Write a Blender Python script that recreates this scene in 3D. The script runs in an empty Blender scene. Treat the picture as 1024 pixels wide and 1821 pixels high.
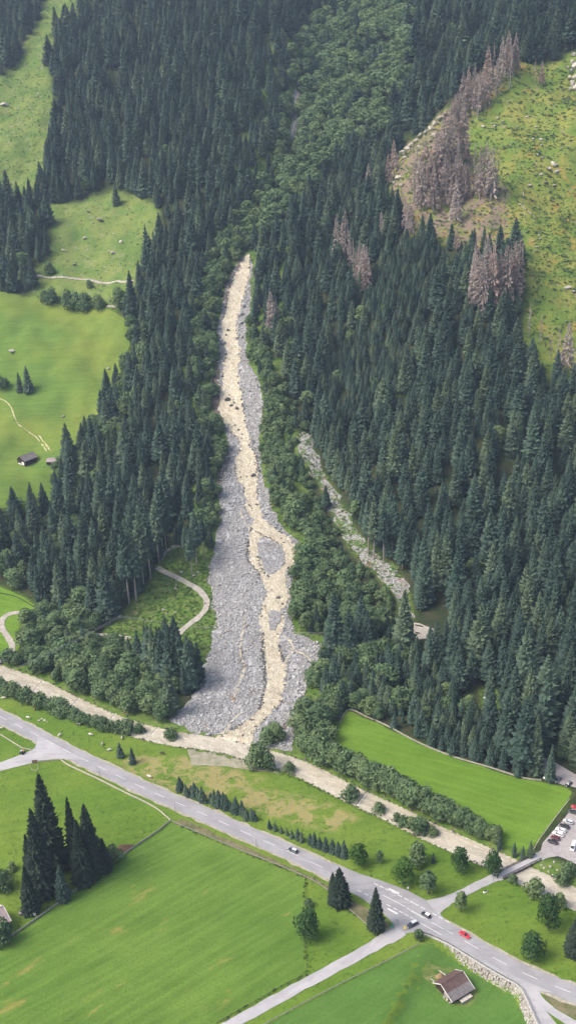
import bpy, bmesh, math, random, time
import numpy as np
from mathutils import Matrix, Vector, geometry
T0 = time.time()
R = math.radians
sc = bpy.context.scene
col = sc.collection
rng = np.random.default_rng(7)
random.seed(7)

# ---------------------------------------------------------------- camera
F, CX, CY = 1900.0, 512.0, 910.5            # focal length and centre, in pixels of the 1024 x 1821 photograph
PITCH, ROLL, CAMZ = R(24.0), R(2.0), 320.0
fw = np.array([0, math.cos(PITCH), -math.sin(PITCH)])
up0 = np.array([0, math.sin(PITCH), math.cos(PITCH)])
rt0 = np.array([1.0, 0, 0])
up = up0 * math.cos(ROLL) + rt0 * math.sin(ROLL)
rt = rt0 * math.cos(ROLL) - up0 * math.sin(ROLL)
CAM = np.array([0, 0, CAMZ])
cd = bpy.data.cameras.new('camera'); cam = bpy.data.objects.new('camera', cd); col.objects.link(cam)
cd.sensor_fit = 'HORIZONTAL'; cd.sensor_width = 36; cd.lens = 36 * F / 1024
cd.clip_start = 1; cd.clip_end = 6000
cam.matrix_world = Matrix([[rt[i], up[i], -fw[i], CAM[i]] for i in range(3)] + [[0, 0, 0, 1]])
sc.camera = cam

# ---------------------------------------------------------------- light: bright overcast sky
SUN_EL, SUN_AZ = R(50), R(-106)             # azimuth from +Y (view direction), clockwise
w = bpy.data.worlds.new('World'); sc.world = w; w.use_nodes = True
nt = w.node_tree; bgn = nt.nodes['Background']
sky = nt.nodes.new('ShaderNodeTexSky'); sky.sky_type = 'NISHITA'; sky.sun_disc = False
sky.sun_elevation = SUN_EL; sky.sun_rotation = SUN_AZ
sky.air_density = 1.0; sky.dust_density = 6.0; sky.ozone_density = 1.0
nt.links.new(sky.outputs[0], bgn.inputs[0]); bgn.inputs[1].default_value = 0.13
sd = bpy.data.lights.new('sun', 'SUN'); sun = bpy.data.objects.new('sun', sd); col.objects.link(sun)
sd.energy = 1.4; sd.angle = R(26); sd.color = (1.0, 0.97, 0.93)
sdir = Vector((math.sin(SUN_AZ) * math.cos(SUN_EL), math.cos(SUN_AZ) * math.cos(SUN_EL), math.sin(SUN_EL)))
sun.rotation_euler = sdir.to_track_quat('Z', 'Y').to_euler()
vs = sc.view_settings; vs.view_transform = 'Standard'; vs.look = 'None'; vs.gamma = 1; vs.use_curve_mapping = False
vs.exposure = 0.98
sc.cycles.use_denoising = True
sc.cycles.max_bounces = 5; sc.cycles.diffuse_bounces = 3; sc.cycles.glossy_bounces = 2
sc.cycles.transmission_bounces = 3; sc.cycles.volume_bounces = 0; sc.cycles.transparent_max_bounces = 4

# ---------------------------------------------------------------- small maths
def sstep(a, b, x):
    t = np.clip((x - a) / (b - a), 0, 1); return t * t * (3 - 2 * t)
def project(P):
    d = np.atleast_2d(P) - CAM
    z = d @ fw
    return np.stack([CX + F * (d @ rt) / z, CY - F * (d @ up) / z], 1), z
def flat_at(px, z=0.0):
    """pixels -> points on the level valley floor"""
    px = np.atleast_2d(np.asarray(px, float))
    d = fw + ((px[:, 0] - CX) / F)[:, None] * rt + ((CY - px[:, 1]) / F)[:, None] * up
    t = (z - CAMZ) / d[:, 2]
    return (CAM + d * t[:, None])[:, :2]
def catmull(P, step):
    P = np.asarray(P, float)
    if len(P) < 3:
        n = max(2, int(np.linalg.norm(P[1] - P[0]) / step) + 1)
        return P[0] + (P[1] - P[0]) * np.linspace(0, 1, n)[:, None]
    Q = np.vstack([2 * P[0] - P[1], P, 2 * P[-1] - P[-2]]); out = []
    for i in range(1, len(Q) - 2):
        n = max(1, int(np.linalg.norm(Q[i + 1] - Q[i]) / step))
        t = (np.arange(n) / n)[:, None]
        out.append(.5 * (2 * Q[i] + (Q[i + 1] - Q[i - 1]) * t + (2 * Q[i - 1] - 5 * Q[i] + 4 * Q[i + 1] - Q[i + 2]) * t ** 2
                   + (3 * Q[i] - 3 * Q[i + 1] + Q[i + 2] - Q[i - 1]) * t ** 3))
    out.append(P[-1:]); return np.vstack(out)
def pl_dist(X, Y, P):
    """distance, signed side (+ left of travel) and arc parameter of the nearest point of polyline P"""
    X = np.asarray(X, float); Y = np.asarray(Y, float)
    best = np.full(X.shape, 1e9); side = np.zeros(X.shape); par = np.zeros(X.shape); s0 = 0.0
    for a, b in zip(P[:-1], P[1:]):
        d = b - a; L = math.hypot(*d)
        if L < 1e-6: continue
        t = np.clip(((X - a[0]) * d[0] + (Y - a[1]) * d[1]) / L ** 2, 0, 1)
        dx = X - a[0] - t * d[0]; dy = Y - a[1] - t * d[1]
        q = np.hypot(dx, dy); m = q < best
        best = np.where(m, q, best); side = np.where(m, np.sign(d[0] * dy - d[1] * dx), side); par = np.where(m, s0 + t * L, par)
        s0 += L
    return best, side, par
def inside(poly, X, Y):
    poly = np.asarray(poly, float); r = np.zeros(np.shape(X), bool)
    x1, y1 = poly[-1]
    for x2, y2 in poly:
        c = ((y1 > Y) != (y2 > Y))
        with np.errstate(divide='ignore', invalid='ignore'):
            r ^= c & (X < (x2 - x1) * (Y - y1) / (y2 - y1 + 1e-12) + x1)
        x1, y1 = x2, y2
    return r
_wv = [(rng.uniform(0, 2 * math.pi), L * rng.uniform(.8, 1.2), rng.uniform(0, 6.28)) for L in (170, 140, 110, 90, 75, 60, 48, 38, 30, 24, 19, 15)]
def waves(X, Y):
    h = 0
    for a, L, ph in _wv:
        h = h + L * .016 * np.sin((X * math.cos(a) + Y * math.sin(a)) * 2 * math.pi / L + ph + 1.3 * np.sin((X * math.sin(a) - Y * math.cos(a)) * 4 / L))
    return h

# ---------------------------------------------------------------- terrain
_s = np.arange(-60, 2000.0); _sl = np.interp(_s, [-5, 0, 30, 80, 140, 200, 300, 400, 600, 2000], [0, .0, .07, .13, .25, .36, .47, .52, .56, .56])
_h = np.cumsum(_sl)
def foot(X):
    return np.interp(X, [-900, -250, -160, -90, -40, 0, 25, 60, 95, 125, 200, 900], [560, 535, 518, 485, 462, 456, 470, 482, 470, 445, 415, 380])
def base_h(X, Y):
    f = (foot(X - 15) + foot(X) + foot(X + 15)) / 3
    return np.interp(Y - f, _s, _h)
RIVER_PX = [(-420, 985), (-260, 1060), (-120, 1128), (-60, 1160), (0, 1194), (60, 1216), (130, 1251), (190, 1278), (255, 1300), (320, 1314), (400, 1325), (455, 1340), (525, 1362), (580, 1388),
            (635, 1416), (700, 1446), (760, 1476), (825, 1505), (890, 1534), (930, 1554), (975, 1574), (1024, 1598), (1100, 1632), (1300, 1720), (1500, 1800)]
RIVER = catmull(flat_at(RIVER_PX), 6)
RH = 5.4
WALL_PX = [(741, 1661), (760, 1664), (790, 1677), (830, 1700), (860, 1719), (898, 1741), (922, 1755), (935, 1775), (955, 1820), (985, 1885)]
WALL = catmull(flat_at(WALL_PX), 3)
def march(px, hf):
    px = np.atleast_2d(np.asarray(px, float))
    d = fw + ((px[:, 0] - CX) / F)[:, None] * rt + ((CY - px[:, 1]) / F)[:, None] * up
    out = np.zeros((len(px), 3))
    ts = np.arange(250, 1900, 2.0)
    for i, v in enumerate(d):
        P = CAM + ts[:, None] * v
        g = P[:, 2] - hf(P[:, 0], P[:, 1])
        k = np.argmax(g < 0)
        if g[k] >= 0: k = len(ts) - 1
        a, b = ts[k - 1], ts[k]; ga, gb = g[k - 1], g[k]
        t = a + (b - a) * ga / (ga - gb + 1e-9)
        out[i] = CAM + t * v; out[i, 2] = hf(out[i:i + 1, 0], out[i:i + 1, 1])[0]
    return out
TOR_C = [(470, 1300), (490, 1200), (488, 1080), (462, 1000), (452, 900), (437, 820), (412, 720), (410, 620), (415, 540), (438, 470), (455, 400), (485, 310), (518, 220), (532, 160), (560, 80), (585, 0)]
TORC = catmull(march(TOR_C, base_h)[:, :2], 8)
SPA, SPB = np.array([70., 905.]), np.array([300., 1165.])
_t = (SPB - SPA) / np.linalg.norm(SPB - SPA); SPN = np.array([_t[1], -_t[0]])
def HF(X, Y):
    X = np.asarray(X, float); Y = np.asarray(Y, float)
    s = Y - foot(X)
    h = base_h(X, Y)
    dt, _, pt = pl_dist(X, Y, TORC)
    m = sstep(70, 230, s)
    h = h + waves(X, Y) * m * (1 - .9 * np.exp(-(dt / 32) ** 2))
    dep = 9 * sstep(130, 300, s) + 8 * sstep(430, 560, s)
    h = h - dep * np.exp(-(dt / 30) ** 2)
    d = (X - SPA[0]) * SPN[0] + (Y - SPA[1]) * SPN[1]
    h = h + 40 * sstep(-55, 5, d) * (1 - sstep(60, 330, d)) * sstep(15, 110, X)
    dr, _, _ = pl_dist(X, Y, RIVER)
    h = h - 1.9 * (1 - sstep(RH - 1.2, RH + 1.6, dr))
    dw, sd_, pw = pl_dist(X, Y, WALL)
    h = h - 3.0 * sstep(4, 22, pw) * np.clip((dw - .1) / 2.3, 0, 1) * (1 - sstep(25, 75, dw)) * (sd_ < 0)
    return h
# a grid of the heights for quick look-ups
GX = np.arange(-460, 460.1, 1.5); GY = np.arange(225, 1500, 1.5)
_gx, _gy = np.meshgrid(GX, GY); GH = HF(_gx, _gy)
def H(X, Y):
    X = np.asarray(X, float); Y = np.asarray(Y, float)
    u = np.clip((X - GX[0]) / 1.5, 0, len(GX) - 1.001); v = np.clip((Y - GY[0]) / 1.5, 0, len(GY) - 1.001)
    i = u.astype(int); j = v.astype(int); a = u - i; b = v - j
    return (GH[j, i] * (1 - a) + GH[j, i + 1] * a) * (1 - b) + (GH[j + 1, i] * (1 - a) + GH[j + 1, i + 1] * a) * b
def at(px):
    return march(px, H)
def at1(x, y): return Vector(at([(x, y)])[0])

# ---------------------------------------------------------------- materials
def N(nt, typ, **kw):
    n = nt.nodes.new(typ)
    for k, v in kw.items():
        if k == 'inp':
            for a, b in v.items(): n.inputs[a].default_value = b
        else: setattr(n, k, v)
    return n
def newmat(name, rough=.9, spec=.2):
    m = bpy.data.materials.new(name); m.use_nodes = True; nt = m.node_tree
    b = nt.nodes['Principled BSDF']; b.inputs['Roughness'].default_value = rough; b.inputs['Specular IOR Level'].default_value = spec
    return m, nt, b
def rgb(c): return (c[0], c[1], c[2], 1.0)
def mixc(nt, fac, a, b, blend='MIX'):
    n = N(nt, 'ShaderNodeMix', data_type='RGBA', blend_type=blend)
    for i, s in ((0, fac), (6, a), (7, b)):
        if hasattr(s, 'is_output'): nt.links.new(s, n.inputs[i])
        elif i == 0: n.inputs[i].default_value = s
        else: n.inputs[i].default_value = rgb(s)
    return n.outputs[2]
def ramp(nt, v, a, b):
    n = N(nt, 'ShaderNodeMapRange', interpolation_type='SMOOTHSTEP', inp={1: a, 2: b}); nt.links.new(v, n.inputs[0]); return n.outputs[0]
def mul(nt, a, b, op='MULTIPLY'):
    n = N(nt, 'ShaderNodeMath', operation=op)
    for i, s in enumerate((a, b)):
        if hasattr(s, 'is_output'): nt.links.new(s, n.inputs[i])
        else: n.inputs[i].default_value = s
    return n.outputs[0]
def pos(nt, scale=(1, 1, 1), rotz=0):
    g = N(nt, 'ShaderNodeNewGeometry'); m = N(nt, 'ShaderNodeMapping', vector_type='TEXTURE'); m.inputs['Scale'].default_value = tuple(1 / q for q in scale); m.inputs['Rotation'].default_value = (0, 0, rotz)
    nt.links.new(g.outputs['Position'], m.inputs[0]); return m.outputs[0]
def noise(nt, p, scale, detail=3, rough=.55, dist=0):
    n = N(nt, 'ShaderNodeTexNoise', inp={'Scale': scale, 'Detail': detail, 'Roughness': rough, 'Distortion': dist}); nt.links.new(p, n.inputs['Vector']); return n.outputs[0]
def voro(nt, p, scale, out='Distance', feature='F1'):
    n = N(nt, 'ShaderNodeTexVoronoi', feature=feature, inp={'Scale': scale}); nt.links.new(p, n.inputs['Vector']); return n.outputs[out]
def bump(nt, b, h, strength=.5, dist=.2):
    n = N(nt, 'ShaderNodeBump', inp={'Strength': strength, 'Distance': dist}); nt.links.new(h, n.inputs['Height']); nt.links.new(n.outputs[0], b.inputs['Normal'])
def attr(nt, name):
    return N(nt, 'ShaderNodeAttribute', attribute_name=name).outputs['Fac']
M = {}
def plain(name, c, rough=.8, spec=.3, var=.12, scale=1.2, metal=0):
    if name in M: return M[name]
    m, nt, b = newmat(name, rough, spec); b.inputs['Metallic'].default_value = metal
    p = N(nt, 'ShaderNodeTexCoord').outputs['Object']
    n = noise(nt, p, scale, 4)
    c1 = mixc(nt, ramp(nt, n, .3, .7), tuple(x * (1 - var) for x in c), tuple(min(1, x * (1 + var)) for x in c))
    nt.links.new(c1, b.inputs['Base Color']); M[name] = m; return m

def grass_cols(nt, a, b_, dry, dry_amt, fine=.9, rot=0.0, streak=.35, blot=(.018, .07)):
    p = pos(nt); ps = pos(nt, (.07, 1, 1), rot)
    n1 = noise(nt, p, blot[0], 4); n2 = noise(nt, p, blot[1], 4, .6); n3 = noise(nt, p, fine, 3, .7)
    st = noise(nt, ps, .35, 4, .6)
    c = mixc(nt, ramp(nt, n1, .35, .65), a, b_)
    c = mixc(nt, mul(nt, ramp(nt, n2, .35, .75), .55), c, tuple(x * .72 for x in a))
    c = mixc(nt, mul(nt, ramp(nt, st, .35, .7), streak), c, tuple(min(1, x * 1.35) for x in b_))
    c = mixc(nt, mul(nt, ramp(nt, n3, .45, .75), .45), c, tuple(x * .55 for x in a))
    if dry_amt:
        nd = noise(nt, pos(nt, (.35, 1, 1), rot), .09, 6, .68, .5)
        c = mixc(nt, mul(nt, ramp(nt, nd, 1 - dry_amt, 1 - dry_amt + .10), .6), c, dry)
    return c, n3
def grass_mat(name, *a, **k):
    m, nt, b = newmat(name, .95, .05)
    c, h = grass_cols(nt, *a, **k); nt.links.new(c, b.inputs['Base Color']); bump(nt, b, h, .6, .3); M[name] = m; return m
G_BRIGHT, G_MID, G_DRY = (.095, .215, .018), (.15, .265, .03), (.36, .27, .10)
grass_mat('meadow_big', (.085, .165, .026), (.12, .195, .034), (.29, .23, .07), .405, rot=R(36), streak=.45)
grass_mat('meadow_barn', (.075, .155, .028), (.09, .175, .036), (.30, .27, .10), .28, rot=R(34), streak=.3)
grass_mat('meadow_right', (.105, .20, .022), (.135, .225, .03), (.36, .34, .09), .33, rot=R(-28), streak=.4)
grass_mat('meadow_left', (.10, .18, .035), (.175, .215, .04), (.23, .22, .06), .34, rot=R(0), streak=.25, blot=(.012, .05))

m, nt, b = newmat('ground', .97, .03)
p = pos(nt)
past, nf = grass_cols(nt, (.10, .18, .024), (.15, .215, .034), (.42, .31, .13), .36, fine=.5, streak=.2, rot=R(20))
tuss = ramp(nt, noise(nt, p, .33, 4, .75), .56, .66)
past = mixc(nt, mul(nt, tuss, .7), past, (.045, .085, .015))
dryn = ramp(nt, noise(nt, p, .12, 5, .7, .6), .42, .56)
dryc = mixc(nt, ramp(nt, noise(nt, p, .6, 3), .4, .6), (.36, .27, .11), (.30, .25, .14))
past = mixc(nt, mul(nt, mul(nt, dryn, attr(nt, 'dry')), .7), past, dryc)
hillc = mixc(nt, ramp(nt, noise(nt, p, .05, 5, .7), .4, .6), (.125, .19, .035), (.23, .235, .055))
hillc = mixc(nt, ramp(nt, noise(nt, p, .2, 5, .75), .5, .62), hillc, (.075, .13, .03))
hillc = mixc(nt, mul(nt, ramp(nt, noise(nt, p, .11, 5, .7, .8), .6, .68), .8), hillc, (.27, .21, .15))
alpc = mixc(nt, ramp(nt, noise(nt, p, .05, 5, .7), .4, .6), (.105, .17, .04), (.165, .21, .055))
alpc = mixc(nt, ramp(nt, noise(nt, p, .3, 4, .75), .57, .66), alpc, (.07, .11, .03))
alpc = mixc(nt, mul(nt, ramp(nt, noise(nt, p, .16, 5, .7, .8), .58, .66), .7), alpc, (.27, .24, .19))
flo = mixc(nt, ramp(nt, noise(nt, p, .15, 4, .7), .4, .6), (.03, .048, .02), (.055, .055, .03))
shr = mixc(nt, ramp(nt, noise(nt, p, .25, 4, .7), .42, .6), (.075, .14, .025), (.14, .19, .05))
shr = mixc(nt, mul(nt, ramp(nt, noise(nt, p, .12, 4, .7, .6), .6, .68), .7), shr, (.24, .19, .12))
hillc = mixc(nt, mul(nt, attr(nt, 'litter'), ramp(nt, noise(nt, p, .13, 5, .75, .5), .36, .56)), hillc, (.20, .15, .12))
hillc = mixc(nt, mul(nt, ramp(nt, noise(nt, p, .06, 5, .7, .5), .55, .68), .7), hillc, (.33, .20, .06))
c = mixc(nt, attr(nt, 'hill'), past, hillc); c = mixc(nt, attr(nt, 'alp'), c, alpc)
c = mixc(nt, attr(nt, 'scrub'), c, shr); c = mixc(nt, attr(nt, 'forest'), c, flo)
nt.links.new(c, b.inputs['Base Color']); bump(nt, b, noise(nt, p, .8, 4, .7), .7, .5); M['ground'] = m

def rock_mat(name, ca, cb, sc_=.9, moss=None, objvar=True):
    m, nt, b = newmat(name, .9, .2)
    p = N(nt, 'ShaderNodeTexCoord').outputs['Object']
    c = mixc(nt, ramp(nt, noise(nt, p, sc_ * 2, 5, .7), .3, .7), ca, cb)
    if objvar:
        r = N(nt, 'ShaderNodeObjectInfo').outputs['Random']
        c = mixc(nt, mul(nt, r, .55), c, tuple(min(1, x * 1.5) for x in cb)); 
        r2 = mul(nt, mul(nt, r, 7.31), 1.0, 'FRACT')
        c = mixc(nt, mul(nt, r2, .5), c, tuple(x * .55 for x in ca))
    if moss: c = mixc(nt, mul(nt, ramp(nt, noise(nt, p, sc_, 4), .5, .65), .8), c, moss)
    nt.links.new(c, b.inputs['Base Color']); bump(nt, b, noise(nt, p, sc_ * 5, 4, .7), .6, .08); M[name] = m
rock_mat('stone', (.23, .228, .222), (.40, .395, .385))
rock_mat('pale_rock', (.26, .24, .20), (.45, .42, .36), .6, (.12, .13, .06))
rock_mat('wet_rock', (.07, .065, .06), (.15, .14, .13), .4)
rock_mat('wall_stone', (.28, .26, .23), (.48, .45, .40), .7)
m, nt, b = newmat('gravel', .95, .15)
p = pos(nt); v = voro(nt, p, 1.1, 'Color'); sp_ = N(nt, 'ShaderNodeSeparateColor'); nt.links.new(v, sp_.inputs[0])
c = mixc(nt, sp_.outputs[0], (.14, .138, .135), (.37, .365, .36))
c = mixc(nt, mul(nt, ramp(nt, noise(nt, pos(nt, (1, .3, 1)), .12, 5, .65, .6), .45, .6), .6), c, (.25, .245, .235))
c = mixc(nt, mul(nt, ramp(nt, noise(nt, pos(nt, (1, .4, 1)), .2, 4, .6, .4), .55, .66), .7), c, (.50, .495, .49))
c = mixc(nt, mul(nt, ramp(nt, noise(nt, p, .09, 4, .6, 1.0), .62, .7), .6), c, (.17, .14, .105))
nt.links.new(c, b.inputs['Base Color']); bump(nt, b, voro(nt, p, 1.1), 1, .4); M['gravel'] = m
m, nt, b = newmat('rubble', .95, .1)
p = pos(nt); v = voro(nt, p, .9, 'Color'); sp_ = N(nt, 'ShaderNodeSeparateColor'); nt.links.new(v, sp_.inputs[0])
c = mixc(nt, sp_.outputs[0], (.17, .165, .155), (.36, .355, .345))
c = mixc(nt, ramp(nt, noise(nt, p, .13, 5, .7, .5), .48, .58), c, (.085, .14, .04))
c = mixc(nt, mul(nt, ramp(nt, noise(nt, p, .09, 4, .7, .5), .6, .66), .8), c, (.21, .13, .09))
nt.links.new(c, b.inputs['Base Color']); bump(nt, b, voro(nt, p, .9), 1, .4); M['rubble'] = m
def soil(name, ca, cb, s=.5):
    m, nt, b = newmat(name, .95, .05); p = pos(nt)
    c = mixc(nt, ramp(nt, noise(nt, p, s, 5, .7), .35, .65), ca, cb)
    nt.links.new(c, b.inputs['Base Color']); bump(nt, b, noise(nt, p, s * 5, 3, .7), .5, .2); M[name] = m
soil('bank_soil', (.10, .085, .07), (.19, .15, .125)); soil('silt', (.22, .215, .14), (.33, .305, .23), .25)
soil('track', (.30, .275, .23), (.42, .39, .34), .4); soil('verge', (.27, .25, .17), (.40, .37, .30), .5)
soil('dirt_lot', (.30, .275, .265), (.38, .35, .34), .2)
soil('hay_rut', (.36, .34, .17), (.45, .42, .26), .5)
def asphalt(name, ca, cb):
    m, nt, b = newmat(name, .85, .25); p = pos(nt)
    c = mixc(nt, ramp(nt, noise(nt, p, .12, 5, .6), .35, .65), ca, cb)
    u = N(nt, 'ShaderNodeUVMap').outputs[0]; sx = N(nt, 'ShaderNodeSeparateXYZ'); nt.links.new(u, sx.inputs[0])
    wv = N(nt, 'ShaderNodeTexWave', wave_type='BANDS', inp={'Scale': .72, 'Distortion': .8, 'Detail': 2}); 
    mp = N(nt, 'ShaderNodeCombineXYZ'); nt.links.new(sx.outputs[1], mp.inputs[0]); nt.links.new(mul(nt, sx.outputs[0], .004), mp.inputs[1]); nt.links.new(mp.outputs[0], wv.inputs[0])
    c = mixc(nt, mul(nt, wv.outputs[1], .4), c, tuple(x * .62 for x in ca))
    ps = N(nt, 'ShaderNodeCombineXYZ'); nt.links.new(mul(nt, sx.outputs[0], .03), ps.inputs[0]); nt.links.new(mul(nt, sx.outputs[1], .12), ps.inputs[1])
    c = mixc(nt, mul(nt, ramp(nt, noise(nt, ps.outputs[0], 2.2, 3, .5), .52, .56), .3), c, tuple(x * .66 for x in ca))
    c = mixc(nt, mul(nt, ramp(nt, noise(nt, p, 1.5, 4, .8), .5, .8), .3), c, tuple(x * .7 for x in ca))
    nt.links.new(c, b.inputs['Base Color']); M[name] = m
asphalt('asphalt', (.29, .285, .295), (.345, .34, .345)); asphalt('asphalt_pale', (.38, .37, .375), (.45, .435, .44))
plain('road_paint', (.58, .58, .57), .7, .2, .08, .6)
# flood water: milky tan, with foam where it breaks
def water(name, deep, mid, foam, scl, rot, amt, bs, r0=.35, spec=.3):
    m, nt, b = newmat(name, .4, spec)
    n1 = noise(nt, pos(nt, scl, rot), .30, 5, .65, .9); n2 = noise(nt, pos(nt, (scl[0] * 2.2, scl[1] * 1.8, 1), rot), .55, 6, .72, 1.2); n3 = noise(nt, pos(nt, (scl[0], scl[1] * .8, 1), rot), 1.6, 4, .75, .6)
    c = mixc(nt, ramp(nt, n1, .36, .60), deep, mid)
    c = mixc(nt, mul(nt, ramp(nt, n3, .54, .76), .45), c, tuple(x * .68 for x in deep))
    f = ramp(nt, n2, 1 - amt, 1 - amt + .12)
    c = mixc(nt, f, c, foam)
    nt.links.new(c, b.inputs['Base Color']); r = N(nt, 'ShaderNodeMapRange', inp={3: r0, 4: .75}); nt.links.new(f, r.inputs[0]); nt.links.new(r.outputs[0], b.inputs['Roughness'])
    bump(nt, b, n2, bs, .5); M[name] = m
water('torrent_water', (.33, .28, .19), (.48, .425, .31), (.74, .70, .58), (1, .55, 1), R(6), .49, .75)
water('river_water', (.38, .34, .26), (.50, .455, .36), (.70, .66, .56), (.3, 1, 1), R(-35), .45, .6, .10, .5)
plain('foam', (.66, .62, .53), .8, .2, .15, .8)
def leaf(name, ca, cb, rnd=.5, trans=0.0, hue=None):
    m, nt, b = newmat(name, .85, .12)
    r = N(nt, 'ShaderNodeObjectInfo').outputs['Random']
    p = N(nt, 'ShaderNodeTexCoord').outputs['Object']
    c = mixc(nt, r, ca, cb)
    r2 = mul(nt, mul(nt, r, 13.7), 1.0, 'FRACT')
    c = mixc(nt, mul(nt, r2, rnd), c, tuple(x * .6 for x in ca))
    if hue:
        r3 = mul(nt, mul(nt, r, 29.3), 1.0, 'FRACT'); c = mixc(nt, mul(nt, ramp(nt, r3, .6, 1.0), .6), c, hue)
    c = mixc(nt, mul(nt, ramp(nt, noise(nt, p, 7, 3, .6), .45, .75), .4), c, tuple(min(1, x * 1.8) for x in cb))
    nt.links.new(c, b.inputs['Base Color'])
    if trans:
        out = nt.nodes['Material Output']; t = N(nt, 'ShaderNodeBsdfTranslucent'); nt.links.new(c, t.inputs[0])
        mx = N(nt, 'ShaderNodeMixShader', inp={0: trans}); nt.links.new(b.outputs[0], mx.inputs[1]); nt.links.new(t.outputs[0], mx.inputs[2]); nt.links.new(mx.outputs[0], out.inputs[0])
    M[name] = m
leaf('spruce_needles', (.037, .066, .052), (.072, .114, .080), .55, 0, (.115, .155, .08))
leaf('broad_leaves', (.10, .165, .075), (.16, .235, .11), .45, .25, (.19, .25, .10))
leaf('bright_leaves', (.06, .13, .025), (.09, .17, .035), .3, .2)
leaf('dark_leaves', (.042, .095, .03), (.062, .12, .04), .3, .2)
leaf('old_needles', (.022, .036, .026), (.034, .052, .034), .3)
leaf('larch_green', (.05, .095, .04), (.08, .12, .05), .3, .1)
leaf('dead_twigs', (.29, .235, .21), (.42, .36, .33), .3, 0, (.38, .27, .22))
leaf('weed_leaves', (.05, .10, .02), (.10, .16, .03), .5)
M['old_needles'].node_tree.nodes['Principled BSDF'].inputs['Roughness'].default_value = .9
plain('bark', (.13, .105, .085), .95, .05, .3, 4); plain('grey_bark', (.30, .27, .24), .95, .05, .25, 4)

grass_mat('worn_grass', (.10, .165, .035), (.15, .19, .05), (.30, .26, .13), .5, rot=.4, streak=.2)
# ---------------------------------------------------------------- mesh helpers
def mesh_obj(name, V, Fc, mat, parent=None, smooth=False, loc=None, uv=None):
    me = bpy.data.meshes.new(name)
    me.from_pydata([tuple(map(float, v)) for v in V], [], [tuple(map(int, f)) for f in Fc])
    for mm in (mat if isinstance(mat, (list, tuple)) else [mat]):
        me.materials.append(M[mm] if isinstance(mm, str) else mm)
    if smooth: me.polygons.foreach_set('use_smooth', [True] * len(me.polygons))
    if uv is not None:
        l = me.uv_layers.new(name='UVMap'); vi = np.zeros(len(me.loops), int); me.loops.foreach_get('vertex_index', vi)
        l.data.foreach_set('uv', np.asarray(uv, float)[vi].ravel())
    me.update()
    o = bpy.data.objects.new(name, me); col.objects.link(o)
    if parent is not None: o.parent = parent
    if loc is not None: o.location = loc
    return o
def tag(o, label=None, cat=None, group=None, kind=None):
    if label: o['label'] = label
    if cat: o['category'] = cat
    if group: o['group'] = group
    if kind: o['kind'] = kind
    return o
def empty(name, loc, rz=0, scale=1):
    o = bpy.data.objects.new(name, None); col.objects.link(o); o.location = loc; o.rotation_euler = (0, 0, rz)
    o.scale = (scale,) * 3 if np.isscalar(scale) else scale
    o.empty_display_size = .2; return o
def struct(o): o['kind'] = 'structure'; return o
class MB:
    """collects shapes into one mesh"""
    def __init__(s): s.V = []; s.F = []; s.mi = []
    def add(s, V, Fc, mi=0):
        n = len(s.V); s.V += [tuple(v) for v in V]; s.F += [tuple(i + n for i in f) for f in Fc]; s.mi += [mi] * len(Fc)
    def box(s, c, d, rz=0, mi=0, taper=1.0):
        c = np.asarray(c, float); a, b_, h = [x / 2 for x in d]; cs, sn = math.cos(rz), math.sin(rz); V = []
        for z, k in ((-h, 1), (h, taper)):
            for x, y in ((-a, -b_), (a, -b_), (a, b_), (-a, b_)):
                V.append((c[0] + (x * cs - y * sn) * k, c[1] + (x * sn + y * cs) * k, c[2] + z))
        s.add(V, [(3, 2, 1, 0), (4, 5, 6, 7), (0, 1, 5, 4), (1, 2, 6, 5), (2, 3, 7, 6), (3, 0, 4, 7)], mi)
    def bar(s, a, b_, w_, h_=None, mi=0):
        a = np.asarray(a, float); b_ = np.asarray(b_, float); h_ = h_ or w_; d = b_ - a; d /= np.linalg.norm(d) + 1e-9
        u = np.cross(d, (0, 0, 1.0)); 
        if np.linalg.norm(u) < 1e-3: u = np.array([1., 0, 0])
        u /= np.linalg.norm(u); v = np.cross(u, d); V = []
        for e in (a, b_):
            for x, y in ((-1, -1), (1, -1), (1, 1), (-1, 1)): V.append(e + u * x * w_ / 2 + v * y * h_ / 2)
        s.add(V, [(0, 1, 2, 3), (7, 6, 5, 4), (4, 5, 1, 0), (5, 6, 2, 1), (6, 7, 3, 2), (7, 4, 0, 3)], mi)
    def tube(s, P, r, n=6, mi=0, cap=True):
        P = [np.asarray(q, float) for q in P]; r = [r] * len(P) if np.isscalar(r) else r; V = []
        for i, q in enumerate(P):
            d = P[min(i + 1, len(P) - 1)] - P[max(i - 1, 0)]; d = d / (np.linalg.norm(d) + 1e-9)
            u = np.cross(d, (0, 0, 1.0)); 
            if np.linalg.norm(u) < .05: u = np.cross(d, (0, 1.0, 0))
            u /= np.linalg.norm(u); v = np.cross(d, u)
            for k in range(n): a = 2 * math.pi * k / n; V.append(q + (u * math.cos(a) + v * math.sin(a)) * r[i])
        Fc = [(i * n + k, i * n + (k + 1) % n, (i + 1) * n + (k + 1) % n, (i + 1) * n + k) for i in range(len(P) - 1) for k in range(n)]
        if cap: Fc += [tuple(range(n))[::-1], tuple((len(P) - 1) * n + k for k in range(n))]
        s.add(V, Fc, mi)
    def build(s, name, mat, parent=None, smooth=False, loc=None):
        o = mesh_obj(name, s.V, s.F, mat, parent, smooth, loc)
        if isinstance(mat, (list, tuple)): o.data.polygons.foreach_set('material_index', s.mi)
        return o
def copy_tree(o, loc=None, rz=None, parent=None):
    c = o.copy(); col.objects.link(c); c.parent = parent
    if loc is not None: c.location = loc
    if rz is not None: c.rotation_euler = (0, 0, rz)
    for ch in o.children:
        copy_tree(ch, parent=c)
    return c
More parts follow.
